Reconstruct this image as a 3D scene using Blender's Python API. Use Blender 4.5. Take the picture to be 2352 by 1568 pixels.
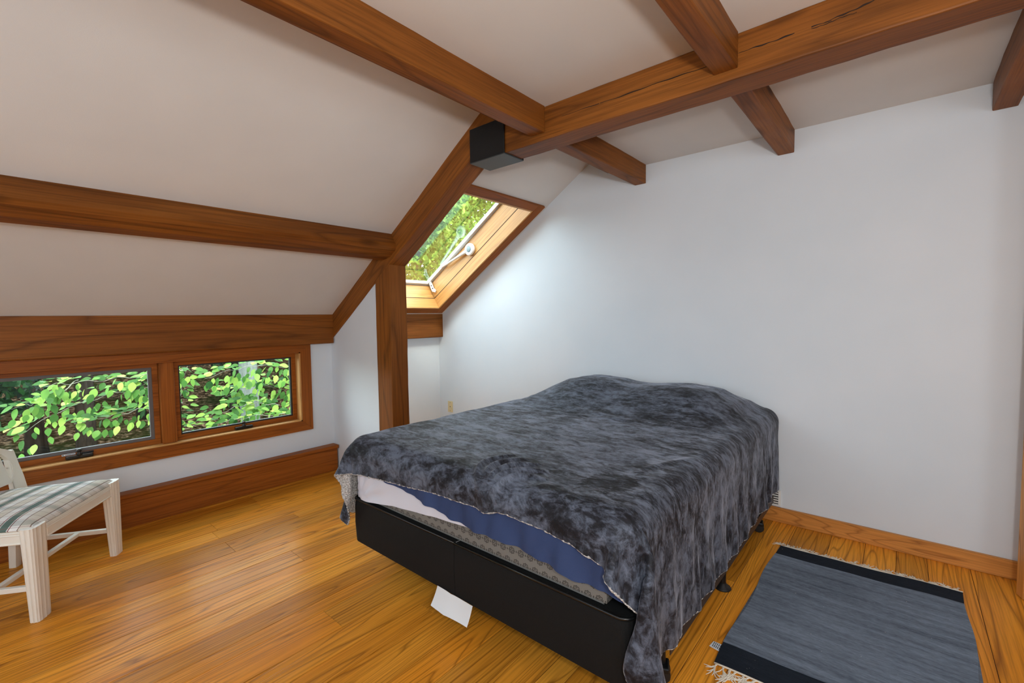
import bpy, bmesh, math, random
import numpy as np
from mathutils import Vector, Matrix

# ------------------------------------------------------------------ clear
for o in list(bpy.data.objects):
    bpy.data.objects.remove(o, do_unlink=True)
S = bpy.context.scene
COL = S.collection
random.seed(7)
RNG = np.random.default_rng(11)

# ------------------------------------------------------------------ camera
F_PX, YAW, PITCH, ROLL, CAM_H = 1052.1, 0.704815, -0.0542286, -0.012896, 1.30
fwd = Vector((-math.sin(YAW) * math.cos(PITCH), math.cos(YAW) * math.cos(PITCH), math.sin(PITCH)))
rgt0 = Vector((math.cos(YAW), math.sin(YAW), 0))
up0 = rgt0.cross(fwd)
rgt = rgt0 * math.cos(ROLL) + up0 * math.sin(ROLL)
upv = -rgt0 * math.sin(ROLL) + up0 * math.cos(ROLL)
cam_d = bpy.data.cameras.new('camera')
cam_d.sensor_width = 36.0
cam_d.sensor_fit = 'HORIZONTAL'
cam_d.lens = F_PX / 2352 * 36.0
cam_d.clip_start = 0.02
cam_d.clip_end = 400
cam = bpy.data.objects.new('camera', cam_d)
COL.objects.link(cam)
m = Matrix((rgt, upv, -fwd)).transposed().to_4x4()
m.translation = Vector((0, 0, CAM_H))
cam.matrix_world = m
S.camera = cam

# ------------------------------------------------------------------ world, lights, exposure
W = bpy.data.worlds.new('world')
S.world = W
W.use_nodes = True
wn = W.node_tree.nodes
wn.clear()
wo = wn.new('ShaderNodeOutputWorld')
wb = wn.new('ShaderNodeBackground')
ws = wn.new('ShaderNodeTexSky')
ws.sky_type = 'NISHITA'
ws.sun_disc = False
ws.sun_elevation = math.radians(48)
ws.sun_rotation = math.radians(100)
ws.air_density = 1.0
ws.dust_density = 2.5
wb.inputs['Strength'].default_value = 3.1
wm = wn.new('ShaderNodeMix')                 # thin bright overcast over the blue
wm.data_type = 'RGBA'
wm.inputs[0].default_value = 0.6
wm.inputs[7].default_value = (3.6, 3.9, 3.8, 1)
W.node_tree.links.new(ws.outputs[0], wm.inputs[6])
W.node_tree.links.new(wm.outputs[2], wb.inputs['Color'])
W.node_tree.links.new(wb.outputs[0], wo.inputs['Surface'])

def light(name, kind, loc, energy, color=(1, 1, 1), aim=None, **kw):
    d = bpy.data.lights.new(name, kind)
    d.energy = energy
    d.color = color
    for k, v in kw.items():
        setattr(d, k, v)
    o = bpy.data.objects.new(name, d)
    COL.objects.link(o)
    o.location = loc
    if aim is not None:
        o.rotation_euler = (Vector(aim) - Vector(loc)).to_track_quat('-Z', 'Y').to_euler()
    return o

light('sun', 'SUN', (10, 0, 20), 5.5, (1.0, 0.95, 0.86), aim=(-4, 9, 0), angle=math.radians(8))
# the photographer's flash, beside the camera
light('camera_flash', 'AREA', (0.32, -0.06, 1.50), 28, (1.0, 0.97, 0.94), aim=(-0.5, 1.6, 2.35), shape='DISK', size=0.16)
# added area light standing in for unseen daylight behind the photographer
light('rear_daylight_fill', 'AREA', (-1.0, -1.72, 1.30), 84, (0.74, 0.88, 1.0), aim=(-1.2, 3.2, -0.7),
      shape='RECTANGLE', size=4.2, size_y=1.8)
# added fill light at the right-hand wall, outside the picture; no window there
light('right_daylight_fill', 'AREA', (2.3, -0.7, 1.30), 40, (0.84, 0.93, 1.0), aim=(-3.7, 0.2, 0.75),
      shape='RECTANGLE', size=1.8, size_y=1.2)
S.view_settings.view_transform = 'Standard'
S.view_settings.look = 'None'
S.view_settings.gamma = 1.0
S.view_settings.use_curve_mapping = False
S.view_settings.exposure = -0.20
cy = S.cycles
cy.max_bounces = 6; cy.diffuse_bounces = 4; cy.glossy_bounces = 3; cy.transmission_bounces = 4; cy.transparent_max_bounces = 10
cy.caustics_reflective = False; cy.caustics_refractive = False
cy.sample_clamp_indirect = 6.0
cy.use_adaptive_sampling = True
cy.adaptive_threshold = 0.1
cy.use_light_tree = False

# ------------------------------------------------------------------ helpers
def lin(r, g, b):
    f = lambda c: c / 12.92 if c <= 0.04045 else ((c + 0.055) / 1.055) ** 2.4
    return (f(r / 255), f(g / 255), f(b / 255), 1.0)

def put(name, mesh, mat=None, parent=None, label=None, cat=None, group=None, kind=None):
    o = bpy.data.objects.new(name, mesh)
    COL.objects.link(o)
    if mat is not None and mesh is not None and len(mesh.materials) == 0:
        mesh.materials.append(mat)
    if parent is not None:
        o.parent = parent
    if label: o['label'] = label
    if cat: o['category'] = cat
    if group: o['group'] = group
    if kind: o['kind'] = kind
    return o

def empty(name, loc=(0, 0, 0), rz=0.0, **kw):
    o = put(name, None, **kw)
    o.empty_display_size = 0.1
    o.location = loc
    o.rotation_euler = (0, 0, rz)
    return o

def mesh_py(name, v, f, smooth=False):
    me = bpy.data.meshes.new(name)
    me.from_pydata([tuple(map(float, p)) for p in v], [], f)
    me.validate()
    if smooth:
        me.polygons.foreach_set('use_smooth', [True] * len(me.polygons))
    me.update()
    return me

def bm_mesh(name, bm, smooth=False):
    bmesh.ops.recalc_face_normals(bm, faces=bm.faces)
    me = bpy.data.meshes.new(name)
    bm.to_mesh(me)
    bm.free()
    if smooth:
        me.polygons.foreach_set('use_smooth', [True] * len(me.polygons))
    return me

def add_box(bm, x0, x1, y0, y1, z0, z1, bev=0.0, seg=1, mtx=None):
    r = bmesh.ops.create_cube(bm, size=1.0)
    vs = r['verts']
    for v in vs:
        v.co = Vector(((x0 + x1) / 2 + v.co.x * (x1 - x0), (y0 + y1) / 2 + v.co.y * (y1 - y0), (z0 + z1) / 2 + v.co.z * (z1 - z0)))
    if bev > 0:
        es = list({e for v in vs for e in v.link_edges})
        rr = bmesh.ops.bevel(bm, geom=es, offset=bev, segments=seg, profile=0.5, affect='EDGES')
        vs = list({v for f in rr['faces'] for v in f.verts} | {v for v in vs if v.is_valid})
    if mtx is not None:
        for v in vs:
            v.co = mtx @ v.co
    return vs

def box_mesh(name, x0, x1, y0, y1, z0, z1, bev=0.0, seg=1, smooth=False):
    bm = bmesh.new()
    add_box(bm, x0, x1, y0, y1, z0, z1, bev, seg)
    return bm_mesh(name, bm, smooth)

def prism(bm, pts, a, b, axis='x'):
    """extrude polygon (2d) between a and b along axis"""
    def P(t, p):
        if axis == 'x': return (t, p[0], p[1])
        if axis == 'y': return (p[0], t, p[1])
        return (p[0], p[1], t)
    A = [bm.verts.new(P(a, p)) for p in pts]
    B = [bm.verts.new(P(b, p)) for p in pts]
    n = len(pts)
    bm.faces.new(A[::-1])
    bm.faces.new(B)
    for i in range(n):
        bm.faces.new((A[i], A[(i + 1) % n], B[(i + 1) % n], B[i]))

def add_tube(bm, pts, radii, n=8, cap=True):
    pts = [Vector(p) for p in pts]
    if not hasattr(radii, '__len__'):
        radii = [radii] * len(pts)
    rings = []
    ref = Vector((0, 0, 1))
    for i, p in enumerate(pts):
        t = (pts[min(i + 1, len(pts) - 1)] - pts[max(i - 1, 0)]).normalized()
        if abs(t.dot(ref)) > 0.95:
            rr = Vector((1, 0, 0))
        else:
            rr = ref
        a = t.cross(rr).normalized()
        b = t.cross(a).normalized()
        rings.append([bm.verts.new(p + (a * math.cos(2 * math.pi * k / n) + b * math.sin(2 * math.pi * k / n)) * radii[i]) for k in range(n)])
    for i in range(len(rings) - 1):
        for k in range(n):
            bm.faces.new((rings[i][k], rings[i][(k + 1) % n], rings[i + 1][(k + 1) % n], rings[i + 1][k]))
    if cap:
        bm.faces.new(rings[0][::-1])
        bm.faces.new(rings[-1])

def add_lathe(bm, prof, n=20, mtx=Matrix.Identity(4)):
    rings = []
    for (r, z) in prof:
        rings.append([bm.verts.new(mtx @ Vector((r * math.cos(2 * math.pi * k / n), r * math.sin(2 * math.pi * k / n), z))) for k in range(n)])
    for i in range(len(rings) - 1):
        for k in range(n):
            bm.faces.new((rings[i][k], rings[i][(k + 1) % n], rings[i + 1][(k + 1) % n], rings[i + 1][k]))
    bm.faces.new(rings[0][::-1])
    bm.faces.new(rings[-1])

# ------------------------------------------------------------------ materials
class NT:
    def __init__(self, name):
        self.m = bpy.data.materials.new(name)
        self.m.use_nodes = True
        self.t = self.m.node_tree
        self.t.nodes.clear()
        self.out = self.t.nodes.new('ShaderNodeOutputMaterial')
    def n(self, typ, **kw):
        nd = self.t.nodes.new(typ)
        for k, v in kw.items():
            if k in nd.inputs.keys():
                nd.inputs[k].default_value = v
            else:
                setattr(nd, k, v)
        return nd
    def l(self, a, b):
        self.t.links.new(a, b)
    def val(self, x, sock):
        if hasattr(x, 'is_linked') or hasattr(x, 'links'):
            self.l(x, sock)
        else:
            sock.default_value = x
    def math(self, op, a, b=0.0, c=None):
        nd = self.t.nodes.new('ShaderNodeMath')
        nd.operation = op
        self.val(a, nd.inputs[0]); self.val(b, nd.inputs[1])
        if c is not None: self.val(c, nd.inputs[2])
        return nd.outputs[0]
    def noise(self, vec, scale, detail=3, rough=0.55, dist=0.0):
        nd = self.t.nodes.new('ShaderNodeTexNoise')
        if vec is not None: self.l(vec, nd.inputs['Vector'])
        nd.inputs['Scale'].default_value = scale
        nd.inputs['Detail'].default_value = detail
        nd.inputs['Roughness'].default_value = rough
        nd.inputs['Distortion'].default_value = dist
        return nd.outputs['Fac']
    def ramp(self, fac, stops, interp='LINEAR'):
        nd = self.t.nodes.new('ShaderNodeValToRGB')
        nd.color_ramp.interpolation = interp
        el = nd.color_ramp.elements
        while len(el) < len(stops): el.new(0.5)
        for e, (p, c) in zip(el, stops):
            e.position = p
            e.color = c if hasattr(c, '__len__') else (c, c, c, 1)
        self.l(fac, nd.inputs[0])
        return nd.outputs[0]
    def mix(self, fac, a, b, mode='MIX'):
        nd = self.t.nodes.new('ShaderNodeMix')
        nd.data_type = 'RGBA'
        nd.blend_type = mode
        self.val(fac, nd.inputs[0]); self.val(a, nd.inputs[6]); self.val(b, nd.inputs[7])
        return nd.outputs[2]
    def coord(self, kind='Object'):
        return self.t.nodes.new('ShaderNodeTexCoord').outputs[kind]
    def mapping(self, vec, scale=(1, 1, 1), loc=(0, 0, 0)):
        nd = self.t.nodes.new('ShaderNodeMapping')
        self.l(vec, nd.inputs['Vector'])
        nd.inputs['Scale'].default_value = scale
        nd.inputs['Location'].default_value = loc
        return nd.outputs[0]
    def bump(self, h, strength=0.3, dist=0.01):
        nd = self.t.nodes.new('ShaderNodeBump')
        nd.inputs['Strength'].default_value = strength
        nd.inputs['Distance'].default_value = dist
        self.l(h, nd.inputs['Height'])
        return nd.outputs[0]
    def bsdf(self, color, rough=0.5, normal=None, **kw):
        nd = self.t.nodes.new('ShaderNodeBsdfPrincipled')
        self.val(color, nd.inputs['Base Color'])
        self.val(rough, nd.inputs['Roughness'])
        if normal is not None: self.l(normal, nd.inputs['Normal'])
        for k, v in kw.items():
            self.val(v, nd.inputs[k])
        self.l(nd.outputs[0], self.out.inputs['Surface'])
        return nd

def plain(name, c, rough=0.5, **kw):
    t = NT(name)
    t.bsdf(c, rough, **kw)
    return t.m

def wood(name, dark, mid, light_, ring=26.0, rough=0.4, along=0.45, across=5.0, vary=0.16, line=0.55, coat=0.0, knots=True, spec=0.5):
    """length runs along object X"""
    t = NT(name)
    co = t.coord('Object')
    oi = t.n('ShaderNodeObjectInfo')
    sh = t.n('ShaderNodeVectorMath', operation='SCALE')
    cmb = t.n('ShaderNodeCombineXYZ', X=37.0, Y=11.0, Z=23.0)
    t.l(cmb.outputs[0], sh.inputs[0]); t.l(oi.outputs['Random'], sh.inputs['Scale'])
    ad = t.n('ShaderNodeVectorMath', operation='ADD')
    t.l(co, ad.inputs[0]); t.l(sh.outputs[0], ad.inputs[1])
    v = ad.outputs[0]
    n1 = t.noise(t.mapping(v, (along, across, across)), 1.0, 1.5, 0.45, 0.25)
    pp = t.math('PINGPONG', t.math('MULTIPLY', n1, ring), 1.0)
    lines = t.ramp(pp, [(0.0, 1.0), (0.10, 0.55), (0.30, 0.0)])
    fine = t.noise(t.mapping(v, (2.5, 110, 110)), 1.0, 3, 0.6)
    broad = t.noise(t.mapping(v, (0.7, 3.0, 3.0)), 1.0, 3, 0.6)
    base = t.mix(t.ramp(broad, [(0.3, 0.0), (0.7, 1.0)]), mid, light_)
    col = t.mix(t.math('MULTIPLY', lines, line), base, dark)
    col = t.mix(t.ramp(fine, [(0.42, 0.0), (0.72, 0.45)]), col, dark)
    hs = t.n('ShaderNodeHueSaturation')
    t.l(col, hs.inputs['Color'])
    t.l(t.math('MULTIPLY_ADD', oi.outputs['Random'], 2 * vary, 1 - vary), hs.inputs['Value'])
    col = hs.outputs[0]
    if knots:
        vo = t.n('ShaderNodeTexVoronoi', Scale=1.0)
        t.l(t.mapping(v, (1.1, 5.0, 5.0)), vo.inputs['Vector'])
        kf = t.ramp(vo.outputs['Distance'], [(0.05, 1.0), (0.13, 0.0)])
        col = t.mix(t.math('MULTIPLY', kf, 0.75), col, (dark[0] * .3, dark[1] * .3, dark[2] * .3, 1))
    b = t.bump(t.math('ADD', t.math('MULTIPLY', lines, -0.5), fine), 0.18, 0.004)
    t.bsdf(col, rough, b, **{'Coat Weight': coat, 'Coat Roughness': 0.18, 'Specular IOR Level': spec})
    return t.m

M = {}
M['timber'] = wood('timber', lin(48, 23, 7), lin(114, 63, 20), lin(152, 92, 36), ring=16, rough=0.5, spec=0.18, along=0.35, across=4.0, line=0.42, vary=0.08)
M['trimwood'] = wood('trim_wood', lin(82, 40, 10), lin(148, 80, 24), lin(168, 96, 34), ring=22, rough=0.45, spec=0.2, along=0.4, across=7.0, line=0.45, vary=0.06, knots=False)
M['palewood'] = wood('pale_wood', lin(140, 84, 36), lin(196, 142, 78), lin(214, 164, 98), ring=20, rough=0.4, along=0.4, across=7.0, line=0.35, vary=0.06, knots=False)
M['oakbase'] = wood('oak_baseboard', lin(126, 68, 22), lin(206, 136, 62), lin(222, 154, 80), ring=40, rough=0.4, along=0.5, across=9.0, line=0.6, vary=0.05, knots=False)
M['floor'] = wood('oak_floor', lin(108, 54, 9), lin(224, 140, 38), lin(241, 166, 58), ring=40, rough=0.34, spec=0.10, along=0.38, across=6.5, line=0.60, vary=0.23, coat=0.02, knots=False)
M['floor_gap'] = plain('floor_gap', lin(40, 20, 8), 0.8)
M['crack'] = plain('crack_and_gap_dark', lin(38, 20, 8), 0.9)  # drying cracks, and the shade put into the skylight lining gaps

def paint(name, c, c2):
    t = NT(name)
    co = t.coord('Object')
    n = t.noise(co, 1.3, 3, 0.6)
    f = t.noise(co, 240, 2, 0.6)
    t.bsdf(t.mix(t.ramp(n, [(0.35, 0.0), (0.65, 1.0)]), c, c2), 0.7, t.bump(f, 0.12, 0.002), **{'Specular IOR Level': 0.25})
    return t.m
M['wall'] = paint('wall_paint', lin(218, 225, 231), lin(224, 229, 234))
M['ceil'] = paint('ceiling_paint', lin(220, 217, 213), lin(226, 223, 219))

def glass():
    t = NT('window_glass')
    tr = t.n('ShaderNodeBsdfTransparent', Color=(0.93, 0.97, 0.95, 1))
    gl = t.n('ShaderNodeBsdfGlossy', Color=(1, 1, 1, 1), Roughness=0.0)
    lw = t.n('ShaderNodeLayerWeight', Blend=0.5)      # reflectance of a double-glazed unit
    fr = t.math('MINIMUM', t.math('MULTIPLY_ADD', t.math('POWER', lw.outputs['Facing'], 3.0), 1.5, 0.012), 1.0)
    mx = t.n('ShaderNodeMixShader')
    t.l(fr, mx.inputs[0]); t.l(tr.outputs[0], mx.inputs[1]); t.l(gl.outputs[0], mx.inputs[2])
    t.l(mx.outputs[0], t.out.inputs['Surface'])
    return t.m
M['glass'] = glass()
M['gasket'] = plain('grey_gasket', lin(104, 100, 98), 0.6)
M['gasket_dark'] = plain('dark_gasket', lin(36, 44, 42), 0.5)
M['bronze'] = plain('dark_bronze_metal', lin(52, 47, 42), 0.4, Metallic=0.6)
M['whiteplastic'] = plain('white_enamel', lin(236, 236, 232), 0.35)
M['alu'] = plain('white_aluminium', lin(222, 228, 232), 0.35)
M['steel'] = plain('grey_cap', lin(120, 138, 142), 0.4)
M['shoe_base'] = plain('grey_black_steel', lin(54, 60, 62), 0.5)
M['ivory'] = plain('ivory_plastic', lin(222, 205, 158), 0.4)
M['black'] = plain('black_metal', lin(20, 21, 23), 0.45, Metallic=0.3)
M['blackrubber'] = plain('black_rubber', lin(17, 17, 18), 0.55)
M['paper'] = plain('white_paper', lin(222, 229, 234), 0.8)
M['ink'] = plain('dark_ink', lin(60, 62, 70), 0.8)

def steel_shoe():
    t = NT('black_steel_shoe')
    co = t.coord('Object')
    f = t.noise(co, 60, 3, 0.6)
    t.bsdf(t.ramp(f, [(0.3, lin(7, 8, 9)), (0.8, lin(14, 15, 17))]), 0.55, None, Metallic=0.2)
    return t.m
M['shoe'] = steel_shoe()

# ================================================================== STRUCTURE
XW, YB, ZC = -3.75, 3.208, 2.382          # window wall, back wall, flat ceiling
X1, Y0 = 2.40, -1.80                      # right wall and the wall behind the camera
SL = 0.65                                 # slope of the raking ceiling
ZS = lambda x: 1.319 + SL * (x + 3.717)   # its height
ANG = math.atan(SL)
YF, YK = 1.985, 2.135                     # faces of the timber frame bay

# --- floor planks
sub = put('floor', box_mesh('floor', XW - 0.15, X1, Y0, YB + 0.1, -0.06, -0.0025), M['floor_gap'], kind='structure')
seams = [-0.585, -0.453, -0.277, -0.122, 0.010, 0.133, 0.295]
xs = list(seams)
cyc = [0.127, 0.168, 0.083, 0.127, 0.15, 0.127, 0.168, 0.105]
k = 0
while xs[0] > XW - 0.12:
    xs.insert(0, xs[0] - cyc[k % len(cyc)]); k += 1
while xs[-1] < X1:
    xs.append(xs[-1] + cyc[k % len(cyc)]); k += 1
plank_cache = {}
for i in range(len(xs) - 1):
    w = xs[i + 1] - xs[i]
    y = Y0 + random.uniform(-1.6, 0)
    while y < YB:
        L = random.choice([1.1, 1.5, 1.9, 2.3])
        a, b = max(y, Y0), min(y + L, YB)
        if YB - b < .35: b = YB; L = b - y
        y += L
        if b - a < .002: continue
        key = (round(w, 3), round(b - a, 3))
        if key not in plank_cache:
            plank_cache[key] = box_mesh('plank', -(b - a) / 2 + .0006, (b - a) / 2 - .0006, -w / 2 + .0010, w / 2 - .0010, -0.012, 0.0, 0.0009)
        p = put('plank', plank_cache[key], M['floor'], parent=sub)
        p.location = ((xs[i] + xs[i + 1]) / 2, (a + b) / 2, 0)
        p.rotation_euler = (0, 0, math.pi / 2)

# --- walls
def plate_hole(name, u0, u1, v0, v1, holes, n0, n1, mp):
    """slab in (u,v,n) space with rectangular holes; mp maps (u,v,n)->xyz"""
    us = sorted({u0, u1, *[h[0] for h in holes], *[h[1] for h in holes]})
    vs = sorted({v0, v1, *[h[2] for h in holes], *[h[3] for h in holes]})
    solid = lambda i, j: 0 <= i < len(us) - 1 and 0 <= j < len(vs) - 1 and not any(
        h[0] <= (us[i] + us[i + 1]) / 2 <= h[1] and h[2] <= (vs[j] + vs[j + 1]) / 2 <= h[3] for h in holes)
    bm = bmesh.new()
    V = {}
    def vert(i, j, s):
        if (i, j, s) not in V:
            V[(i, j, s)] = bm.verts.new(mp(us[i], vs[j], (n0, n1)[s]))
        return V[(i, j, s)]
    for i in range(len(us) - 1):
        for j in range(len(vs) - 1):
            if not solid(i, j): continue
            for s in (0, 1):
                bm.faces.new([vert(i, j, s), vert(i + 1, j, s), vert(i + 1, j + 1, s), vert(i, j + 1, s)])
            for (di, dj, e) in ((-1, 0, ((i, j), (i, j + 1))), (1, 0, ((i + 1, j), (i + 1, j + 1))), (0, -1, ((i, j), (i + 1, j))), (0, 1, ((i, j + 1), (i + 1, j + 1)))):
                if not solid(i + di, j + dj):
                    (a, b), (c, d) = e
                    bm.faces.new([vert(a, b, 0), vert(c, d, 0), vert(c, d, 1), vert(a, b, 1)])
    return bm_mesh(name, bm)

WIN = (-0.05, 1.72, 0.466, 1.032)         # window opening y0 y1 z0 z1
put('wall_left', plate_hole('wall_left', Y0, YB + .1, -0.05, 1.34, [WIN], 0, -0.16, lambda u, v, n: (XW + n, u, v)), M['wall'], kind='structure')
bm = bmesh.new()
prism(bm, [(XW - .16, -.05), (X1 + .1, -.05), (X1 + .1, 2.75), (-1.5, 2.75), (XW - .16, ZS(XW - .16) + .04)], YB, YB + .12, 'y')
put('wall_back', bm_mesh('wall_back', bm), M['wall'], kind='structure')
put('wall_right', box_mesh('wall_right', X1, X1 + .1, Y0, YB, -.05, 2.5), M['wall'], kind='structure')
put('wall_front', box_mesh('wall_front', XW - .16, X1, Y0 - .1, Y0, -.05, 2.75), M['wall'], kind='structure')
# short infill wall below the rafter, between the post and the window wall
bm = bmesh.new()
prism(bm, [(XW, 0), (-2.95, 0), (-2.95, ZS(-2.95) - .12), (XW, ZS(XW) - .12)], YF + .012, YK - .012, 'y')
put('wall_partition', bm_mesh('wall_partition', bm), M['wall'], kind='structure')
# flat ceiling
put('ceiling', box_mesh('ceiling', -1.62, X1 + .1, Y0 - .1, YB + .1, ZC, ZC + .08), M['ceil'], kind='structure')
# raking ceiling with the skylight well; u measured along x
SKY = (-3.592, -2.377, 2.24, 3.08)
cA, sA = math.cos(ANG), math.sin(ANG)
def slope_mp(u, v, n):                     # n: perpendicular distance above the ceiling face
    return (u - sA * n, v, ZS(u) + cA * n)
put('ceiling_slope', plate_hole('ceiling_slope', XW - .2, -1.66, Y0 - .1, YB + .1, [SKY], 0.0, 0.30, slope_mp), M['ceil'], kind='structure')

# --- baseboards
bl = empty('baseboard_left', (XW, 0, 0), kind='structure')
bm = bmesh.new(); add_box(bm, -(YF - Y0) / 2, (YF - Y0) / 2, -.035, .035, 0, .192, .002)
o = put('face_board', bm_mesh('face_board', bm), M['trimwood'], bl); o.location = (.035, (YF + Y0) / 2, 0); o.rotation_euler = (0, 0, math.pi / 2)
bm = bmesh.new(); add_box(bm, -(YF - Y0) / 2, (YF - Y0) / 2, -.045, .045, .192, .222, .007, 3)
o = put('cap_board', bm_mesh('cap_board', bm), M['trimwood'], bl); o.location = (.045, (YF + Y0) / 2 + .004, 0); o.rotation_euler = (0, 0, math.pi / 2)
bm = bmesh.new(); add_box(bm, -(X1 - XW) / 2, (X1 - XW) / 2, -.02, 0, 0, .092, .003)
o = put('baseboard_back', bm_mesh('baseboard_back', bm), M['oakbase'], kind='structure'); o.location = ((X1 + XW) / 2, YB, 0)

# ================================================================== TIMBERS
def timber(name, L, w, h, mtx, label, group=None, cat='beam', bev=0.006, mat='timber'):
    """box of length L along local x, width w (local y), height h (local z, origin at centre)"""
    bm = bmesh.new()
    add_box(bm, -L / 2, L / 2, -w / 2, w / 2, -h / 2, h / 2)
    # subdivide along the length, ease the arrises and let the sawn faces wander a little
    es = [e for e in bm.edges if abs((e.verts[0].co - e.verts[1].co).x) > L * .5]
    bmesh.ops.subdivide_edges(bm, edges=es, cuts=max(2, int(L / .12)), use_grid_fill=True)
    es = [e for e in bm.edges if len(e.link_faces) == 2 and e.link_faces[0].normal.dot(e.link_faces[1].normal) < .5]
    bmesh.ops.bevel(bm, geom=es, offset=bev, segments=2, profile=.6, affect='EDGES')
    rr = random.Random(sum(map(ord, name)) % 1000 + int(L * 1000))
    ph = [rr.uniform(0, 6) for _ in range(4)]
    for v in bm.verts:
        v.co.y += .0014 * math.sin(v.co.x * 7 + ph[0]) * (1 if v.co.y > 0 else -1) + .0007 * math.sin(v.co.x * 31 + ph[1])
        v.co.z += .0014 * math.sin(v.co.x * 6 + ph[2]) * (1 if v.co.z > 0 else -1) * (v.co.z < 0) + .0007 * math.sin(v.co.x * 27 + ph[3]) * (v.co.z < 0)
    o = put(name, bm_mesh(name, bm, False), M[mat], label=label, cat=cat, group=group)
    o.matrix_world = mtx
    return o

def RM(loc, rz=0, ry=0):
    return Matrix.Translation(loc) @ Matrix.Rotation(rz, 4, 'Z') @ Matrix.Rotation(ry, 4, 'Y')

def ribbon(name, pts, widths, nrm, mat, parent):
    """thin sliver with a little depth (a drying crack) following a polyline on a face"""
    nrm = Vector(nrm)
    bm = bmesh.new()
    A, B = [], []
    P = [Vector(p) for p in pts]
    for i, p in enumerate(P):
        t = (P[min(i + 1, len(P) - 1)] - P[max(i - 1, 0)]).normalized()
        s = t.cross(nrm).normalized() * widths[i] / 2
        A.append((bm.verts.new(p + s + nrm * .0009), bm.verts.new(p - s + nrm * .0009)))
        B.append((bm.verts.new(p + s - nrm * .004), bm.verts.new(p - s - nrm * .004)))
    for i in range(len(P) - 1):
        bm.faces.new((A[i][0], A[i][1], A[i + 1][1], A[i + 1][0]))
        bm.faces.new((A[i][0], A[i + 1][0], B[i + 1][0], B[i][0]))
        bm.faces.new((A[i][1], B[i][1], B[i + 1][1], A[i + 1][1]))
    o = put(name, bm_mesh(name, bm), mat)
    o.parent = parent
    o.matrix_parent_inverse = parent.matrix_world.inverted()
    return o

# collar beam across the room
BZ0 = 2.214
cb = timber('collar_beam', X1 + 1.93, .15, ZC - BZ0, RM(((X1 - 1.93) / 2, 1.97 + .075, (ZC + BZ0) / 2)),
            'long horizontal brown timber crossing the ceiling, its end held in a black steel shoe', bev=.007)
def crackline(x0, x1, z0, z1, n, wmax, y):
    pts, ws = [], []
    for i in range(n):
        f = i / (n - 1)
        pts.append((x0 + (x1 - x0) * f, y, z0 + (z1 - z0) * f + .0014 * math.sin(f * 11) + .0010 * math.sin(f * 37 + 1)))
        ws.append(.0008 + wmax * math.sin(math.pi * f) ** .6 * (.6 + .4 * math.sin(f * 23 + 2)))
    return pts, ws
for (a, b, c, d, n, w) in [(-1.33, -.62, 2.3005, 2.2985, 46, .0035), (-.507, -.21, 2.304, 2.3065, 34, .0055), (-.235, -.02, 2.304, 2.330, 28, .005), (-.30, -.14, 2.297, 2.304, 18, .0025), (.05, .42, 2.335, 2.345, 24, .004)]:
    p, ws_ = crackline(a, b, c, d, n, w, 1.9692)
    ribbon('crack', p, ws_, (0, -1, 0), M['crack'], cb)

# joists in front of and behind the collar beam
JZ0, JW = 2.25, .088
jc = [-1.478, -.553, .347, 1.25]
jl_front = ['thick joist nearest the slope, running from the camera side to the collar beam',
            'joist at top middle of the picture butting into the collar beam', None, None]
jl_back = ['short joist between collar beam and back wall, beside the slope',
           'middle short joist between collar beam and back wall', 'short joist at the top right edge of the picture, meeting the back wall', None]
for i, x in enumerate(jc):
    if jl_front[i] or i == 2:
        L = 1.97 - Y0
        if i < 2:
            timber('ceiling_joist', L, JW, ZC - JZ0 + .02, RM((x, (1.97 + Y0) / 2, (ZC + .02 + JZ0) / 2), math.pi / 2), jl_front[i], 'joists in front of the collar beam')
    if jl_back[i]:
        timber('ceiling_joist', YB - 2.118, JW, ZC - JZ0 + .02, RM((x, (YB + 2.118) / 2, (ZC + .02 + JZ0) / 2), math.pi / 2), jl_back[i], 'joists behind the collar beam')
# header board above the first joist, closing the raking ceiling
hb = bmesh.new(); add_box(hb, -(YB - Y0) / 2, (YB - Y0) / 2, -.085, .125, 0, .24, .003)
o = put('ceiling_header', bm_mesh('ceiling_header', hb), M['timber'], label='dark header board along the top of the raking ceiling behind the first joist', cat='beam')
o.location = (-1.62, (YB + Y0) / 2, 2.386); o.rotation_euler = (0, 0, math.pi / 2)

# rafter (its underside through two measured points)
r0, r1 = Vector((-3.80, 0, ZS(-3.80))), Vector((-1.74, 0, ZS(-1.74)))
dep = .163
ctr = (r0 + r1) / 2 + Vector((sA, 0, -cA)) * (dep / 2 - .012) + Vector((0, (YF + YK) / 2, 0))
rf = timber('rafter', (r1 - r0).length, YK - YF, dep + .012, RM(ctr, 0, -ANG), 'sloping brown rafter carried by the post, left of the skylight')
# post
timber('timber_post', 1.70, .183, YK - YF, Matrix.Translation((-2.9485, (YF + YK) / 2, .85)) @ Matrix.Rotation(-math.pi / 2, 4, 'Y') @ Matrix.Rotation(math.pi / 2, 4, 'X'),
       'upright brown timber post standing behind the bed under the rafter', cat='post', bev=.006)
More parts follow.
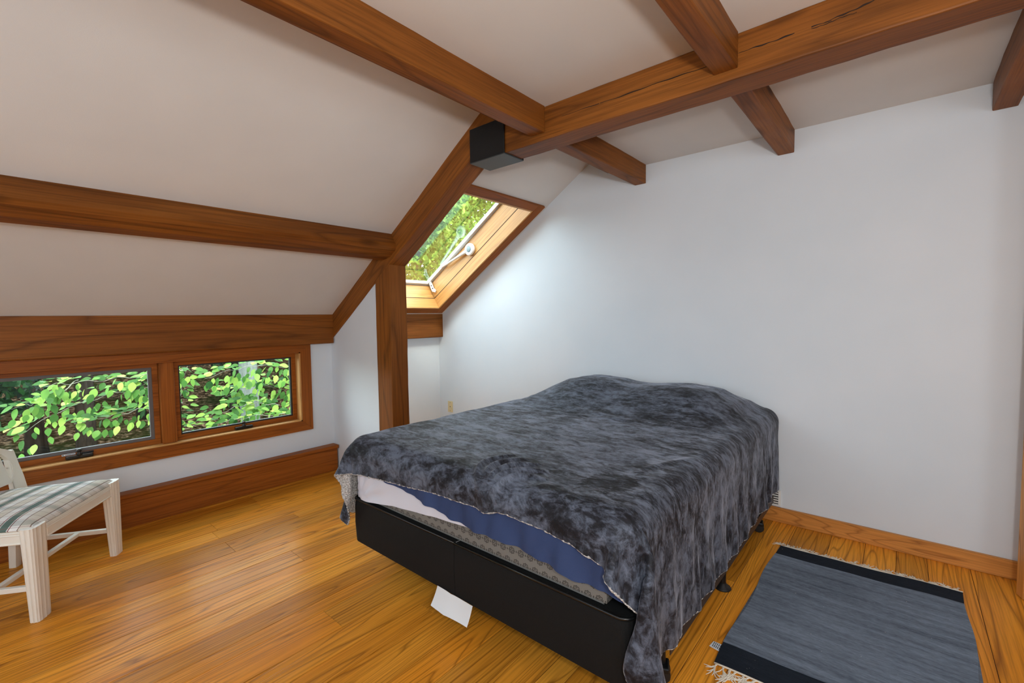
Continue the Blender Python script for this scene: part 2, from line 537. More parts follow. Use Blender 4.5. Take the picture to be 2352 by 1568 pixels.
# purlin on the slope
pu = Vector((-2.815, 0, ZS(-2.815))); pl = Vector((-3.02, 0, ZS(-3.02)))
pw = (pu - pl).length
bm = bmesh.new()
h = .125
prof = [(-pw / 2, .03), (-pw / 2, -h * .26), (-pw * .27, -h * .72), (pw * .05, -h * .98), (pw * .36, -h), (pw * .47, -h * .9), (pw / 2, -h * .7), (pw / 2, .03)]
prism(bm, [(-a, b) for a, b in prof][::-1], -(YF - Y0) / 2, (YF - Y0) / 2, 'x')
o = put('purlin', bm_mesh('purlin', bm), M['timber'], label='brown purlin running along the raking ceiling to the rafter', cat='beam')
o.matrix_world = Matrix.Translation(((pu + pl) / 2 + Vector((0, (YF + Y0) / 2, 0)))) @ Matrix.Rotation(-ANG, 4, 'Y') @ Matrix.Rotation(math.pi / 2, 4, 'Z')
# sill beam over the window, continuing in the nook
def sill(name, y0, y1, label):
    bm = bmesh.new()
    L = y1 - y0
    prism(bm, [(-.0, 0.0), (.03, 0), (.062, .004), (.066, .010), (.066, ZS(-3.688) - 1.092 + .0), (-.02, ZS(-3.77) - 1.092 + .0), (-.02, 0.0)], -L / 2, L / 2, 'x')
    for v in bm.verts: v.co.y = -v.co.y
    o = put(name, bm_mesh(name, bm), M['timber'], label=label, cat='beam')
    o.location = (XW, (y0 + y1) / 2, 1.092); o.rotation_euler = (0, 0, math.pi / 2)
    return o
sill('sill_beam', Y0, YF, 'heavy brown beam lying directly above the casement windows')
sill('sill_beam', YK, YB, 'short piece of beam in the nook below the skylight, right of the post')

# steel shoe on the end of the collar beam
sh = empty('beam_shoe', (-1.84, 2.045, BZ0), label='black steel shoe under the left end of the collar beam', cat='bracket')
def kid(name, me, mat, par):
    o = put(name, me, mat)
    o.parent = par
    o.matrix_parent_inverse = Matrix.Translation(par.location).inverted()
    return o
kid('side_plate', box_mesh('side_plate', -1.975, -1.705, 1.958, 1.966, BZ0 - .006, BZ0 + .19, .002), M['shoe'], sh)
kid('side_plate', box_mesh('side_plate', -1.975, -1.705, 2.124, 2.132, BZ0 - .006, BZ0 + .19, .002), M['shoe'], sh)
kid('bottom_plate', box_mesh('bottom_plate', -1.975, -1.705, 1.958, 2.132, BZ0 - .008, BZ0 - .0005, .002), M['shoe_base'], sh)
# right hand post at the picture edge
bm = bmesh.new()
prism(bm, [(.432, 3.036), (.446, 2.99), (.475, 2.978), (.60, 2.978), (.60, 3.05), (.45, 3.05)], 0.004, ZC - .002, 'z')
pr = bm_mesh('timber_post', bm)
for v in pr.vertices: v.co = Vector((v.co.z - 1.19, v.co.x - .5, v.co.y - 3.0))
o = put('timber_post', pr, M['oakbase'], label='upright wooden post at the right edge of the picture beside the rug', cat='post')
o.matrix_world = Matrix(((0, 1, 0, .5), (0, 0, 1, 3.0), (1, 0, 0, 1.19), (0, 0, 0, 1)))

# ================================================================== WINDOW 1 (double casement)
w1 = empty('window_1', (XW, .84, .466), kind='structure')
def wkid(name, me, mat, par=w1, rot=None, loc=None):
    """mesh given in world coordinates; length axis turned to local x for the grain"""
    c = sum((v.co for v in me.vertices), Vector()) / len(me.vertices)
    ext = [max(v.co[i] for v in me.vertices) - min(v.co[i] for v in me.vertices) for i in range(3)]
    ax = ext.index(max(ext))
    R_ = {0: Matrix.Identity(3), 1: Matrix.Rotation(math.pi / 2, 3, 'Z'), 2: Matrix.Rotation(-math.pi / 2, 3, 'Y')}[ax]
    Ri = R_.transposed()
    for v in me.vertices: v.co = Ri @ (v.co - c)
    o = put(name, me, mat)
    o.parent = par
    o.matrix_parent_inverse = par.matrix_world.inverted() if par.parent else Matrix.Translation(par.location).inverted()
    mm = R_.to_4x4(); mm.translation = c
    o.matrix_basis = mm
    return o
bpy.context.view_layer.update()
cy0, cy1, cz0, cz1 = WIN[0] - .082, WIN[1] + .085, .384, 1.091
def pris(name, pts, a, b, axis='x'):
    bm = bmesh.new(); prism(bm, pts, a, b, axis)
    return bm_mesh(name, bm)
i0, i1, j0, j1 = WIN
xo = XW + .02
wkid('casing_board', pris('casing_board', [(cy1, cz0), (cy1, cz1), (i1, j1), (i1, j0)], XW, xo), M['trimwood'])
wkid('casing_board', pris('casing_board', [(cy0, cz0), (cy0, cz1), (i0, j1), (i0, j0)], XW, xo), M['trimwood'])
wkid('casing_board', pris('casing_board', [(cy0 + .001, cz0), (cy1 - .001, cz0), (i1, j0 - .0008), (i0, j0 - .0008)], XW, xo + .001), M['trimwood'])
wkid('casing_board', pris('casing_board', [(cy0 + .001, cz1), (cy1 - .001, cz1), (i1, j1 + .0008), (i0, j1 + .0008)], XW, xo + .001), M['trimwood'])
# jamb liners
xg = -3.802
wkid('jamb_liner', box_mesh('j', xg - .05, xo - .004, i1 - .012, i1, j0, j1), M['palewood'])
wkid('jamb_liner', box_mesh('j', xg - .05, xo - .004, i0, i0 + .012, j0, j1), M['palewood'])
wkid('jamb_liner', box_mesh('j', xg - .05, xo - .004, i0, i1, j0, j0 + .008), M['palewood'])
wkid('jamb_liner', box_mesh('j', xg - .05, xo - .004, i0, i1, j1 - .008, j1), M['trimwood'])
wkid('mullion', box_mesh('mullion', -3.86, -3.762, .79, .872, j0 + .008, j1 - .008, .003), M['trimwood'])
def sash(y0, y1, gmat, gw):
    z0, z1 = j0 + .009, j1 - .009
    st = .030
    s = empty('sash', (xg, (y0 + y1) / 2, z0)); s.parent = w1; s.matrix_parent_inverse = Matrix.Translation(w1.location).inverted()
    bpy.context.view_layer.update()
    bm = bmesh.new()
    xa, xb = xg - .04, xg
    prism(bm, [(y0, z0), (y0, z1), (y0 + st, z1 - st), (y0 + st, z0 + st + .004)], xa, xb)
    prism(bm, [(y1, z0), (y1, z1), (y1 - st, z1 - st), (y1 - st, z0 + st + .004)], xa, xb)
    prism(bm, [(y0, z0), (y1, z0), (y1 - st, z0 + st + .004), (y0 + st, z0 + st + .004)], xa, xb)
    prism(bm, [(y0, z1), (y1, z1), (y1 - st, z1 - st), (y0 + st, z1 - st)], xa, xb)
    wkid('sash_frame', bm_mesh('sash_frame', bm), M['trimwood'], s)
    bm = bmesh.new()
    g0, g1, h0, h1 = y0 + st, y1 - st, z0 + st + .004, z1 - st
    xa, xb = xg - .032, xg - .012
    prism(bm, [(g0, h0), (g0, h1), (g0 + gw, h1 - gw), (g0 + gw, h0 + gw)], xa, xb)
    prism(bm, [(g1, h0), (g1, h1), (g1 - gw, h1 - gw), (g1 - gw, h0 + gw)], xa, xb)
    prism(bm, [(g0, h0), (g1, h0), (g1 - gw, h0 + gw), (g0 + gw, h0 + gw)], xa, xb)
    prism(bm, [(g0, h1), (g1, h1), (g1 - gw, h1 - gw), (g0 + gw, h1 - gw)], xa, xb)
    wkid('gasket', bm_mesh('gasket', bm), gmat, s)
    wkid('glass_pane', box_mesh('glass_pane', xg - .026, xg - .022, g0 + gw * .4, g1 - gw * .4, h0 + gw * .4, h1 - gw * .4), M['glass'], s)
    return s
sL = sash(i0 + .013, .788, M['gasket'], .020)
sR = sash(.874, i1 - .013, M['gasket_dark'], .010)
def crank(yc):
    bm = bmesh.new()
    add_box(bm, xg, xg + .022, yc - .062, yc + .062, j0 + .010, j0 + .031, .005, 2)
    cb_ = empty('crank_handle', (xg, yc, j0)); cb_.parent = w1; cb_.matrix_parent_inverse = Matrix.Translation(w1.location).inverted()
    bpy.context.view_layer.update()
    wkid('bracket', bm_mesh('bracket', bm), M['bronze'], cb_)
    bm = bmesh.new()
    add_lathe(bm, [(.012, 0), (.015, .004), (.013, .012), (.008, .018), (.010, .024), (.013, .03), (.012, .037), (.005, .041)], 14, Matrix.Translation((xg + .012, yc, j0 + .026)))
    add_box(bm, xg + .02, xg + .028, yc - .006, yc + .006, j0 + .022, j0 + .05, .002)
    wkid('knob', bm_mesh('knob', bm, True), M['bronze'], cb_)
crank(1.298); crank(.382)
st_ = wkid('sticker', box_mesh('sticker', xg + .0003, xg + .001, .306, .366, j0 + .034, j0 + .044), M['paper'], sL)
bm = bmesh.new()
add_box(bm, xg + .001, xg + .0014, .3085, .314, j0 + .0365, j0 + .0415)
for q in range(9):
    add_box(bm, xg + .001, xg + .0014, .322 + q * .0046, .3252 + q * .0046, j0 + .037, j0 + .041)
wkid('sticker_print', bm_mesh('sticker_print', bm), M['ink'], sL)
wkid('latch_bar', box_mesh('latch_bar', xg, xg + .010, .372, .448, j0 + .032, j0 + .042, .002), M['blackrubber'], sL)

# ================================================================== WINDOW 2 (skylight)
w2 = empty('window_2', (-2.98, 2.66, ZS(-2.98)), kind='structure')
bpy.context.view_layer.update()
def sbox(name, u0, u1, v0, v1, n0, n1, mat, par=w2, bev=.002, local_len='u', smooth=False):
    """box in the slope frame: u along the slope (given as x on the ceiling face), v = y, n = up the well"""
    c = Vector(slope_mp((u0 + u1) / 2, (v0 + v1) / 2, (n0 + n1) / 2))
    Lu = (u1 - u0) / cA
    bm = bmesh.new()
    if local_len == 'u':
        add_box(bm, -Lu / 2, Lu / 2, -(v1 - v0) / 2, (v1 - v0) / 2, -(n1 - n0) / 2, (n1 - n0) / 2, bev)
        R_ = Matrix.Rotation(-ANG, 4, 'Y')
    else:
        add_box(bm, -(v1 - v0) / 2, (v1 - v0) / 2, -Lu / 2, Lu / 2, -(n1 - n0) / 2, (n1 - n0) / 2, bev)
        R_ = Matrix.Rotation(-ANG, 4, 'Y') @ Matrix.Rotation(math.pi / 2, 4, 'Z')
    o = put(name, bm_mesh(name, bm, smooth), mat)
    o.parent = par
    o.matrix_parent_inverse = Matrix.Translation(par.location).inverted()
    o.matrix_basis = Matrix.Translation(c) @ R_
    return o
u0, u1, v0, v1 = SKY
tw = .072
# casing round the well, on the ceiling face
sbox('casing_board', u0 - tw * cA, u1 + tw * cA, v1, v1 + .085, -.020, 0, M['trimwood'])
sbox('casing_board', u0 - tw * cA, u1 + tw * cA, v0 - .085, v0, -.020, 0, M['trimwood'])
sbox('casing_board', u1, u1 + tw * cA, v0, v1, -.020, 0, M['trimwood'], local_len='v')
sbox('casing_board', u0 - tw * cA, u0, v0, v1, -.020, 0, M['trimwood'], local_len='v')
# two courses of lining boards on each side of the well
for (a, b, t_) in ((-.016, .103, .0), (.109, .262, .004)):
    sbox('lining_board', u0, u1, v1 - .016 + t_, v1 - .0005, a, b, M['palewood'])
    sbox('lining_board', u0, u1, v0 + .0005, v0 + .016 - t_, a, b, M['palewood'])
    sbox('lining_board', u0 + .0005, u0 + (.016 - t_) * cA, v0 + .016, v1 - .016, a, b, M['palewood'], local_len='v')
    sbox('lining_board', u1 - (.016 - t_) * cA, u1 - .0005, v0 + .016, v1 - .016, a, b, M['palewood'], local_len='v')
for (a, b, c, d, ll) in ((u0, u1, v1 - .0158, v1 - .001, 'u'), (u0, u1, v0 + .001, v0 + .0158, 'u'), (u0 + .001, u0 + .0155 * cA, v0 + .016, v1 - .016, 'v'), (u1 - .0155 * cA, u1 - .001, v0 + .016, v1 - .016, 'v')):  # dark strips fill the gaps between courses in place of their shade
    sbox('lining_gap_shade', a, b, c, d, .1032, .1088, M['crack'], bev=0, local_len=ll)
# sash frame and glass
fw = .038
sf = empty('sash', slope_mp((u0 + u1) / 2, v0, .28)); sf.parent = w2; sf.matrix_parent_inverse = Matrix.Translation(w2.location).inverted()
bpy.context.view_layer.update()
def sbox2(name, *a, **k):
    o = sbox(name, *a, **k)
    o.parent = sf; o.matrix_parent_inverse = sf.matrix_world.inverted()
    return o
for nm, (a, b, c, d, ll) in {'r': (u0, u1, v1 - fw, v1, 'u'), 'l': (u0, u1, v0, v0 + fw, 'u'), 't': (u1 - fw * cA, u1, v0 + fw, v1 - fw, 'v'), 'b': (u0, u0 + fw * cA, v0 + fw, v1 - fw, 'v')}.items():
    sbox2('frame_bar', a, b, c, d, .270, .305, M['alu'], local_len=ll)
sbox2('glass_pane', u0 + fw * .5, u1 - fw * .5, v0 + fw * .5, v1 - fw * .5, .283, .288, M['glass'], bev=0)
# winding handle on the right lining and latch at the foot
hn = empty('winder', (-3.10, 3.064, 1.933)); hn.parent = w2; hn.matrix_parent_inverse = Matrix.Translation(w2.location).inverted()
bpy.context.view_layer.update()
Ry = Matrix.Rotation(math.pi / 2, 4, 'X')
def hk(name, bm, mat, smooth=True):
    o = put(name, bm_mesh(name, bm, smooth), mat); o.parent = hn; o.matrix_parent_inverse = hn.matrix_world.inverted(); return o
bm = bmesh.new(); add_lathe(bm, [(.058, 0), (.058, .022), (.052, .030), (.030, .031), (.028, .026)], 28, Matrix.Translation((-3.10, 3.066, 1.933)) @ Ry)
hk('reel', bm, M['whiteplastic'])
bm = bmesh.new(); add_lathe(bm, [(.027, .020), (.027, .032), (.022, .034)], 20, Matrix.Translation((-3.10, 3.066, 1.933)) @ Ry)
hk('reel_cap', bm, M['steel'])
bm = bmesh.new()
pa = Vector((-3.13, 3.05, 1.925)); pb = Vector((-3.455, 3.03, 1.802))
add_tube(bm, [pa, pa.lerp(pb, .2), pa.lerp(pb, .5), pb, pb + Vector((-.03, 0, -.005))], [.022, .016, .012, .009, .006], 8)
hk('arm', bm, M['whiteplastic'])
lt = empty('latch', (-3.64, 3.05, 1.61)); lt.parent = w2; lt.matrix_parent_inverse = Matrix.Translation(w2.location).inverted()
bpy.context.view_layer.update()
bm = bmesh.new()
prism(bm, [(-3.700, 1.66), (-3.675, 1.675), (-3.635, 1.60), (-3.600, 1.575), (-3.606, 1.555), (-3.65, 1.566), (-3.672, 1.60)], 3.046, 3.060, 'y')
o = put('hook', bm_mesh('hook', bm), M['whiteplastic']); o.parent = lt; o.matrix_parent_inverse = lt.matrix_world.inverted()
bm = bmesh.new()
for q in (0, 1):
    add_lathe(bm, [(.006, 0), (.006, .004)], 10, Matrix.Translation((-3.66 + q * .02, 3.046, 1.625 - q * .028)) @ Ry)
o = put('screw_head', bm_mesh('screw_head', bm), M['bronze']); o.parent = lt; o.matrix_parent_inverse = lt.matrix_world.inverted()

# boards added to frame the two unseen fill lights; the walls hold no panes
w3 = empty('rear_fill_frame', (-1.0, Y0, .4), kind='structure')
for (a, b, c, d) in ((-3.18, 1.18, 2.2, 2.28), (-3.18, 1.18, .32, .40), (-3.18, -3.1, .40, 2.2), (1.1, 1.18, .40, 2.2), (-1.03, -.97, .40, 2.2)):
    wkid('casing_board', box_mesh('casing_board', a, b, Y0, Y0 + .02, c, d, .002), M['trimwood'], w3)
w4 = empty('right_fill_frame', (X1, -.7, .7), kind='structure')
for (a, b, c, d) in ((-1.68, .28, 1.90, 1.98), (-1.68, .28, .62, .70), (-1.68, -1.6, .70, 1.90), (.2, .28, .70, 1.90)):
    wkid('casing_board', box_mesh('casing_board', X1 - .02, X1, a, b, c, d, .002), M['trimwood'], w4)

# ================================================================== WALL FITTINGS
wp = empty('wall_plate', (-3.5865, YB, .366), label='small ivory blank wall plate in the nook left of the bed', cat='wall plate')
bm = bmesh.new(); add_box(bm, -.036, .036, -.006, 0, -.058, .058, .003, 2)
put('plate', bm_mesh('plate', bm), M['ivory'], wp)
for z, r in ((.042, .0035), (0, .0055), (-.042, .0035)):
    bm = bmesh.new(); add_lathe(bm, [(r, 0), (r, .0008)], 12, Matrix.Translation((0, -.006, z)) @ Ry)
    put('screw', bm_mesh('screw', bm), M['bronze'], wp)
vt = empty('wall_vent', (-.69, YB, .098), label='white slotted heating grille low on back wall, half hidden by the bed', cat='vent')
put('backing', box_mesh('backing', -.14, .14, -.003, 0, 0, .10), M['blackrubber'], vt)
for (a, b, c, d) in ((-.145, .145, 0, .010), (-.145, .145, .09, .10), (-.145, -.132, .01, .09), (.132, .145, .01, .09)):
    put('frame_bar', box_mesh('frame_bar', a, b, -.010, 0, c, d, .001), M['whiteplastic'], vt)
for q in range(5):
    put('slat', box_mesh('slat', -.132, .132, -.008, -.002, .016 + q * .015, .0235 + q * .015, .0008), M['whiteplastic'], vt)
# ================================================================== BED
BX0, BX1, BY0, BY1 = -2.115, -.585, 1.212, 3.165
BXC = (BX0 + BX1) / 2

def fabric(name, c1, c2, scale=300, rough=0.85, bump=.25, sheen=0.0):
    t = NT(name)
    co = t.coord('Object')
    n = t.noise(co, 5, 4, .6)
    f = t.noise(co, scale, 2, .6)
    t.bsdf(t.mix(n, c1, c2), rough, t.bump(f, bump, .003), **{'Sheen Weight': sheen, 'Specular IOR Level': .3})
    return t.m
M['boxfab'] = fabric('black_box_spring_fabric', lin(5, 7, 8), lin(9, 11, 12), 420, .8, .35)
M['welt'] = plain('black_vinyl_welt', lin(14, 16, 17), .28)
M['sheet'] = fabric('white_sheet', lin(204, 205, 216), lin(212, 212, 221), 500, .8, .12)
M['navy'] = fabric('navy_cotton', lin(40, 54, 88), lin(50, 66, 104), 420, .8, .2)

def damask():
    t = NT('grey_damask_ticking')
    co = t.coord('Object')
    sx = t.n('ShaderNodeSeparateXYZ'); t.l(co, sx.inputs[0])
    px, pz = .042, .040
    hz = t.math('ADD', sx.outputs['X'], sx.outputs['Y'])
    row = t.math('FLOOR', t.math('DIVIDE', sx.outputs['Z'], pz))
    off = t.math('MULTIPLY', t.math('MODULO', row, 2.0), .5)
    fx = t.math('SUBTRACT', t.math('FRACT', t.math('ADD', t.math('DIVIDE', hz, px), off)), .5)
    fz = t.math('SUBTRACT', t.math('FRACT', t.math('DIVIDE', sx.outputs['Z'], pz)), .5)
    r = t.math('SQRT', t.math('ADD', t.math('MULTIPLY', fx, fx), t.math('MULTIPLY', fz, fz)))
    an = t.math('ARCTAN2', fz, fx)
    pet = t.math('MULTIPLY', t.math('COSINE', t.math('MULTIPLY', an, 8.0)), .03)
    ring = t.math('LESS_THAN', t.math('ABSOLUTE', t.math('SUBTRACT', r, t.math('ADD', pet, .27))), .045)
    core = t.math('LESS_THAN', t.math('ABSOLUTE', t.math('SUBTRACT', r, t.math('ADD', t.math('MULTIPLY', t.math('COSINE', t.math('MULTIPLY', an, 4.0)), .06), .12))), .045)
    # small lozenges between the medallions
    gx = t.math('SUBTRACT', t.math('ABSOLUTE', fx), .5)
    dm = t.math('LESS_THAN', t.math('ADD', t.math('MULTIPLY', t.math('ABSOLUTE', gx), 1.6), t.math('ABSOLUTE', fz)), .12)
    pat = t.math('MAXIMUM', t.math('MAXIMUM', ring, core), dm)
    f = t.noise(co, 500, 2, .6)
    col = t.mix(t.math('MULTIPLY', pat, .8), t.mix(f, lin(98, 97, 93), lin(122, 120, 115)), lin(28, 27, 26))
    t.bsdf(col, .7, t.bump(t.math('SUBTRACT', f, pat), .25, .002))
    return t.m
M['damask'] = damask()

# metal frame
fr = empty('bed_frame', (BXC, 2.2, 0), label='black metal bed frame on casters under the two box springs', cat='bed frame')
def fk(name, me, mat, par=fr):
    o = put(name, me, mat); o.parent = par; o.matrix_parent_inverse = Matrix.Translation(par.location).inverted(); return o
M['railmat'] = plain('brown_black_steel', lin(66, 58, 52), .45, Metallic=.35)
def angle(name, p0, p1, inward):
    bm = bmesh.new()
    (xa, ya), (xb, yb) = p0, p1
    if abs(xb - xa) < 1e-6:
        s = inward
        add_box(bm, xa - .0015, xa + .0015, ya, yb, .128, .168)
        add_box(bm, min(xa, xa + s * .035), max(xa, xa + s * .035), ya, yb, .162, .1655)
    else:
        add_box(bm, xa, xb, ya - .0015, ya + .0015, .128, .168)
        add_box(bm, xa, xb, min(ya, ya + inward * .035), max(ya, ya + inward * .035), .162, .1655)
    return fk(name, bm_mesh(name, bm), M['railmat'])
angle('side_rail', (BX1 + .006, 1.50), (BX1 + .006, BY1), -1)
angle('side_rail', (BX0 - .006, 1.50), (BX0 - .006, BY1), 1)
for y in (1.53, 2.24, 2.97):
    fk('cross_bar', box_mesh('cross_bar', BX0, BX1, y - .018, y + .018, .150, .162, .002), M['black'])
def caster(x, y, rz):
    c = empty('caster', (0, 0, 0)); c.parent = fr; c.matrix_parent_inverse = Matrix.Translation(fr.location).inverted()
    c.location = (x, y, 0); c.rotation_euler = (0, 0, rz)
    bm = bmesh.new()
    for s in (-1, 1):
        add_lathe(bm, [(.010, s * .006), (.026, s * .006), (.028, s * .009), (.028, s * .022), (.025, s * .026), (.012, s * .027)], 20, Matrix.Translation((0, 0, .0285)) @ Ry)
    put('wheel', bm_mesh('wheel', bm, False), M['blackrubber'], c)
    bm = bmesh.new()
    add_box(bm, -.022, .024, -.03, .03, .040, .062, .006, 2)
    put('hood', bm_mesh('hood', bm), M['black'], c)
    bm = bmesh.new(); add_tube(bm, [(0, 0, .058), (0, 0, .155)], .011, 12)
    put('stem', bm_mesh('stem', bm), M['black'], c)
caster(-.62, 1.535, .4); caster(-.62, 2.985, .2); caster(-2.08, 1.535, 1.1); caster(-2.08, 2.985, .3)
for x in (-.615, -1.35):
    g = empty('glide_leg'); g.parent = fr; g.matrix_parent_inverse = Matrix.Translation(fr.location).inverted(); g.location = (x, 2.245, 0)
    bm = bmesh.new(); add_tube(bm, [(0, 0, .012), (0, 0, .155)], .014, 12); put('stem', bm_mesh('stem', bm), M['black'], g)
    bm = bmesh.new(); add_lathe(bm, [(.036, .001), (.038, .004), (.034, .010), (.018, .020), (.015, .030)], 22); put('foot', bm_mesh('foot', bm, True), M['blackrubber'], g)

# two split box springs
for side, (xa, xb) in (('left', (BX0, BXC - .0012)), ('right', (BXC + .0012, BX1))):
    b = empty('box_spring', ((xa + xb) / 2, 2.19, .168), label='black fabric %s half of the split box spring, %s' % (
        ('left', 'at the post side of the bed') if side == 'left' else ('right', 'at the rug side of the bed')), cat='box spring', group='split box springs under the mattress')
    bm = bmesh.new()
    r = .045
    cor = []
    def arc(cx, cy, a0, a1, n=7):
        return [(cx + r * math.cos(a0 + (a1 - a0) * i / (n - 1)), cy + r * math.sin(a0 + (a1 - a0) * i / (n - 1))) for i in range(n)]
    pi = math.pi
    if side == 'left':
        pts = arc(xa + r, BY0 + r, pi, 1.5 * pi) + [(xb, BY0), (xb, BY1)] + arc(xa + r, BY1 - r, .5 * pi, pi)
    else:
        pts = [(xa, BY0)] + arc(xb - r, BY0 + r, 1.5 * pi, 2 * pi) + arc(xb - r, BY1 - r, 0, .5 * pi) + [(xa, BY1)]
    levels = [(.168, .006), (.174, .0), (.27, -.004), (.36, -.002), (.384, .0), (.392, .010)]
    rings = []
    cxm, cym = (xa + xb) / 2, (BY0 + BY1) / 2
    for z, ins in levels:
        ring = []
        for (x, y) in pts:
            dx = -ins if (x > cxm + .3) else (ins if x < cxm - .3 else 0)
            if side == 'left' and x > cxm: dx = 0
            if side == 'right' and x < cxm: dx = 0
            dy = ins if y < cym else -ins
            ring.append(bm.verts.new((x + dx, y + dy, z)))
        rings.append(ring)
    n = len(pts)
    for i in range(len(rings) - 1):
        for k in range(n):
            bm.faces.new((rings[i][k], rings[i][(k + 1) % n], rings[i + 1][(k + 1) % n], rings[i + 1][k]))
    bm.faces.new(rings[0][::-1]); bm.faces.new(rings[-1])
    fk('cover', bm_mesh('cover', bm), M['boxfab'], b)
    bm = bmesh.new()
    loop = [(x, y, .391 + .003 * math.sin(x * 9)) for (x, y) in pts]
    if side == 'right': loop = loop[:-1]
    else: loop = loop
    add_tube(bm, loop, .0055, 8)
    fk('welt_cord', bm_mesh('welt_cord', bm, True), M['welt'], b)
    if side == 'right':
        # law label hanging below the front edge
        bm = bmesh.new()
        nu, nv = 12, 6
        g = [[None] * (nv + 1) for _ in range(nu + 1)]
        for i in range(nu + 1):
            for j in range(nv + 1):
                f, h = i / nu, j / nv
                x = -1.452 + .207 * f + (-.034 + .008 * f) * h
                z = .181 - .094 * h - .004 * f
                y = BY0 - .006 - .004 * math.sin(f * 5) * h - .012 * h * h - .003 * math.exp(-((f - .4) / .08) ** 2)
                g[i][j] = bm.verts.new((x, y, z))
        for i in range(nu):
            for j in range(nv):
                bm.faces.new((g[i][j], g[i + 1][j], g[i + 1][j + 1], g[i][j + 1]))
        o = fk('paper_label', bm_mesh('paper_label', bm, True), M['paper'], b); o['label'] = 'white paper label hanging at the seam'

# mattress
mt = empty('mattress', (BXC, 2.19, .395), label='mattress with grey medallion ticking showing under the white sheet', cat='mattress')
MX0, MX1, MY0, MY1, MZ0, MZ1 = BX0 + .008, BX1 - .008, BY0 + .006, BY1, .396, .682
bm = bmesh.new()
add_box(bm, MX0, MX1, MY0, MY1, MZ0, MZ1)
es = [e for e in bm.edges if abs((e.verts[0].co - e.verts[1].co).z) > .1]
bmesh.ops.bevel(bm, geom=es, offset=.075, segments=8, affect='EDGES')
es = [e for e in bm.edges if len(e.link_faces) == 2 and abs(e.link_faces[0].normal.z - e.link_faces[1].normal.z) > .9]
bmesh.ops.bevel(bm, geom=es, offset=.02, segments=4, affect='EDGES')
fk('ticking', bm_mesh('ticking', bm, False), M['damask'], mt)

def perimeter(off, r=.08, x0=MX0, x1=MX1, y0=MY0, y1=MY1, ds=.012):
    """left side (head to foot), foot, right side (foot to head): list of (x,y,nx,ny)"""
    P = []
    def line(a, b, nrm):
        L = math.hypot(b[0] - a[0], b[1] - a[1]); n = max(1, int(L / ds))
        for i in range(n):
            f = i / n
            P.append((a[0] + (b[0] - a[0]) * f, a[1] + (b[1] - a[1]) * f, *nrm))
    def arc(cx, cy, a0, a1):
        n = 12
        for i in range(n):
            a = a0 + (a1 - a0) * i / n
            P.append((cx + r * math.cos(a), cy + r * math.sin(a), math.cos(a), math.sin(a)))
    line((x0, y1), (x0, y0 + r), (-1, 0)); arc(x0 + r, y0 + r, math.pi, 1.5 * math.pi)
    line((x0 + r, y0), (x1 - r, y0), (0, -1)); arc(x1 - r, y0 + r, 1.5 * math.pi, 2 * math.pi)
    line((x1, y0 + r), (x1, y1), (1, 0)); P.append((x1, y1, 1, 0))
    return [(x + nx * off, y + ny * off, nx, ny) for x, y, nx, ny in P]

def skirt(name, off, zlow, ztop, rad, waves=None, s_keep=None, inset=.25, rows=14):
    P = perimeter(off)
    bm = bmesh.new(); grid = []
    for i, (x, y, nx, ny) in enumerate(P):
        if s_keep and not s_keep(x, y): continue
        zl = zlow(x, y)
        col = []
        for j in range(rows + 1):
            f = j / rows
            z = zl + (ztop - rad - zl) * f
            w = waves(x, y, z, f) if waves else 0.0
            col.append(bm.verts.new((x + nx * w, y + ny * w, z)))
        for j in range(1, 7):
            a = j / 6 * math.pi / 2
            ins = rad * (1 - math.cos(a)); zz = ztop - rad + rad * math.sin(a)
            col.append(bm.verts.new((x - nx * ins, y - ny * ins, zz)))
        col.append(bm.verts.new((x - nx * inset, y - ny * inset, ztop)))
        grid.append(col)
    for a, b in zip(grid[:-1], grid[1:]):
        for j in range(len(a) - 1):
            bm.faces.new((a[j], b[j], b[j + 1], a[j + 1]))
    return bm_mesh(name, bm, True)

def interp(tab):
    xs_, zs_ = [a for a, _ in tab], [b for _, b in tab]
    return lambda x: float(np.interp(x, xs_, zs_))
sh_tab = interp([(-2.16, .43), (-2.11, .405), (-2.05, .398), (-1.98, .402), (-1.755, .438), (-1.449, .468), (-1.197, .486), (-.985, .499), (-.80, .494), (-.648, .480), (-.60, .462), (-.56, .45)])
def sh_low(x, y):
    z = sh_tab(x)
    return z + (.03 * min(1, max(0, (y - 1.30) / .3)) if x < -1.5 else 0)
def sh_wave(x, y, z, f):
    # creases fanning out of the lower left corner
    dx, dz = x - (-2.03), z - .40
    if x < -1.5 and dx > -.12:
        a = math.atan2(dz, dx + .02); rr = math.hypot(dx, dz)
        return .009 * math.sin(a * 15) * math.exp(-rr / .20) * min(1, rr / .03) + .001 * math.sin(x * 40)
    return .001 * math.sin(x * 33 + z * 20)
fs = empty('fitted_sheet', (BXC, 2.19, .40), label='white fitted sheet pulled over the mattress, creased at the foot', cat='sheet')
fk('sheet_skirt', skirt('sheet_skirt', .007, sh_low, MZ1 + .006, .05, sh_wave), M['sheet'], fs)

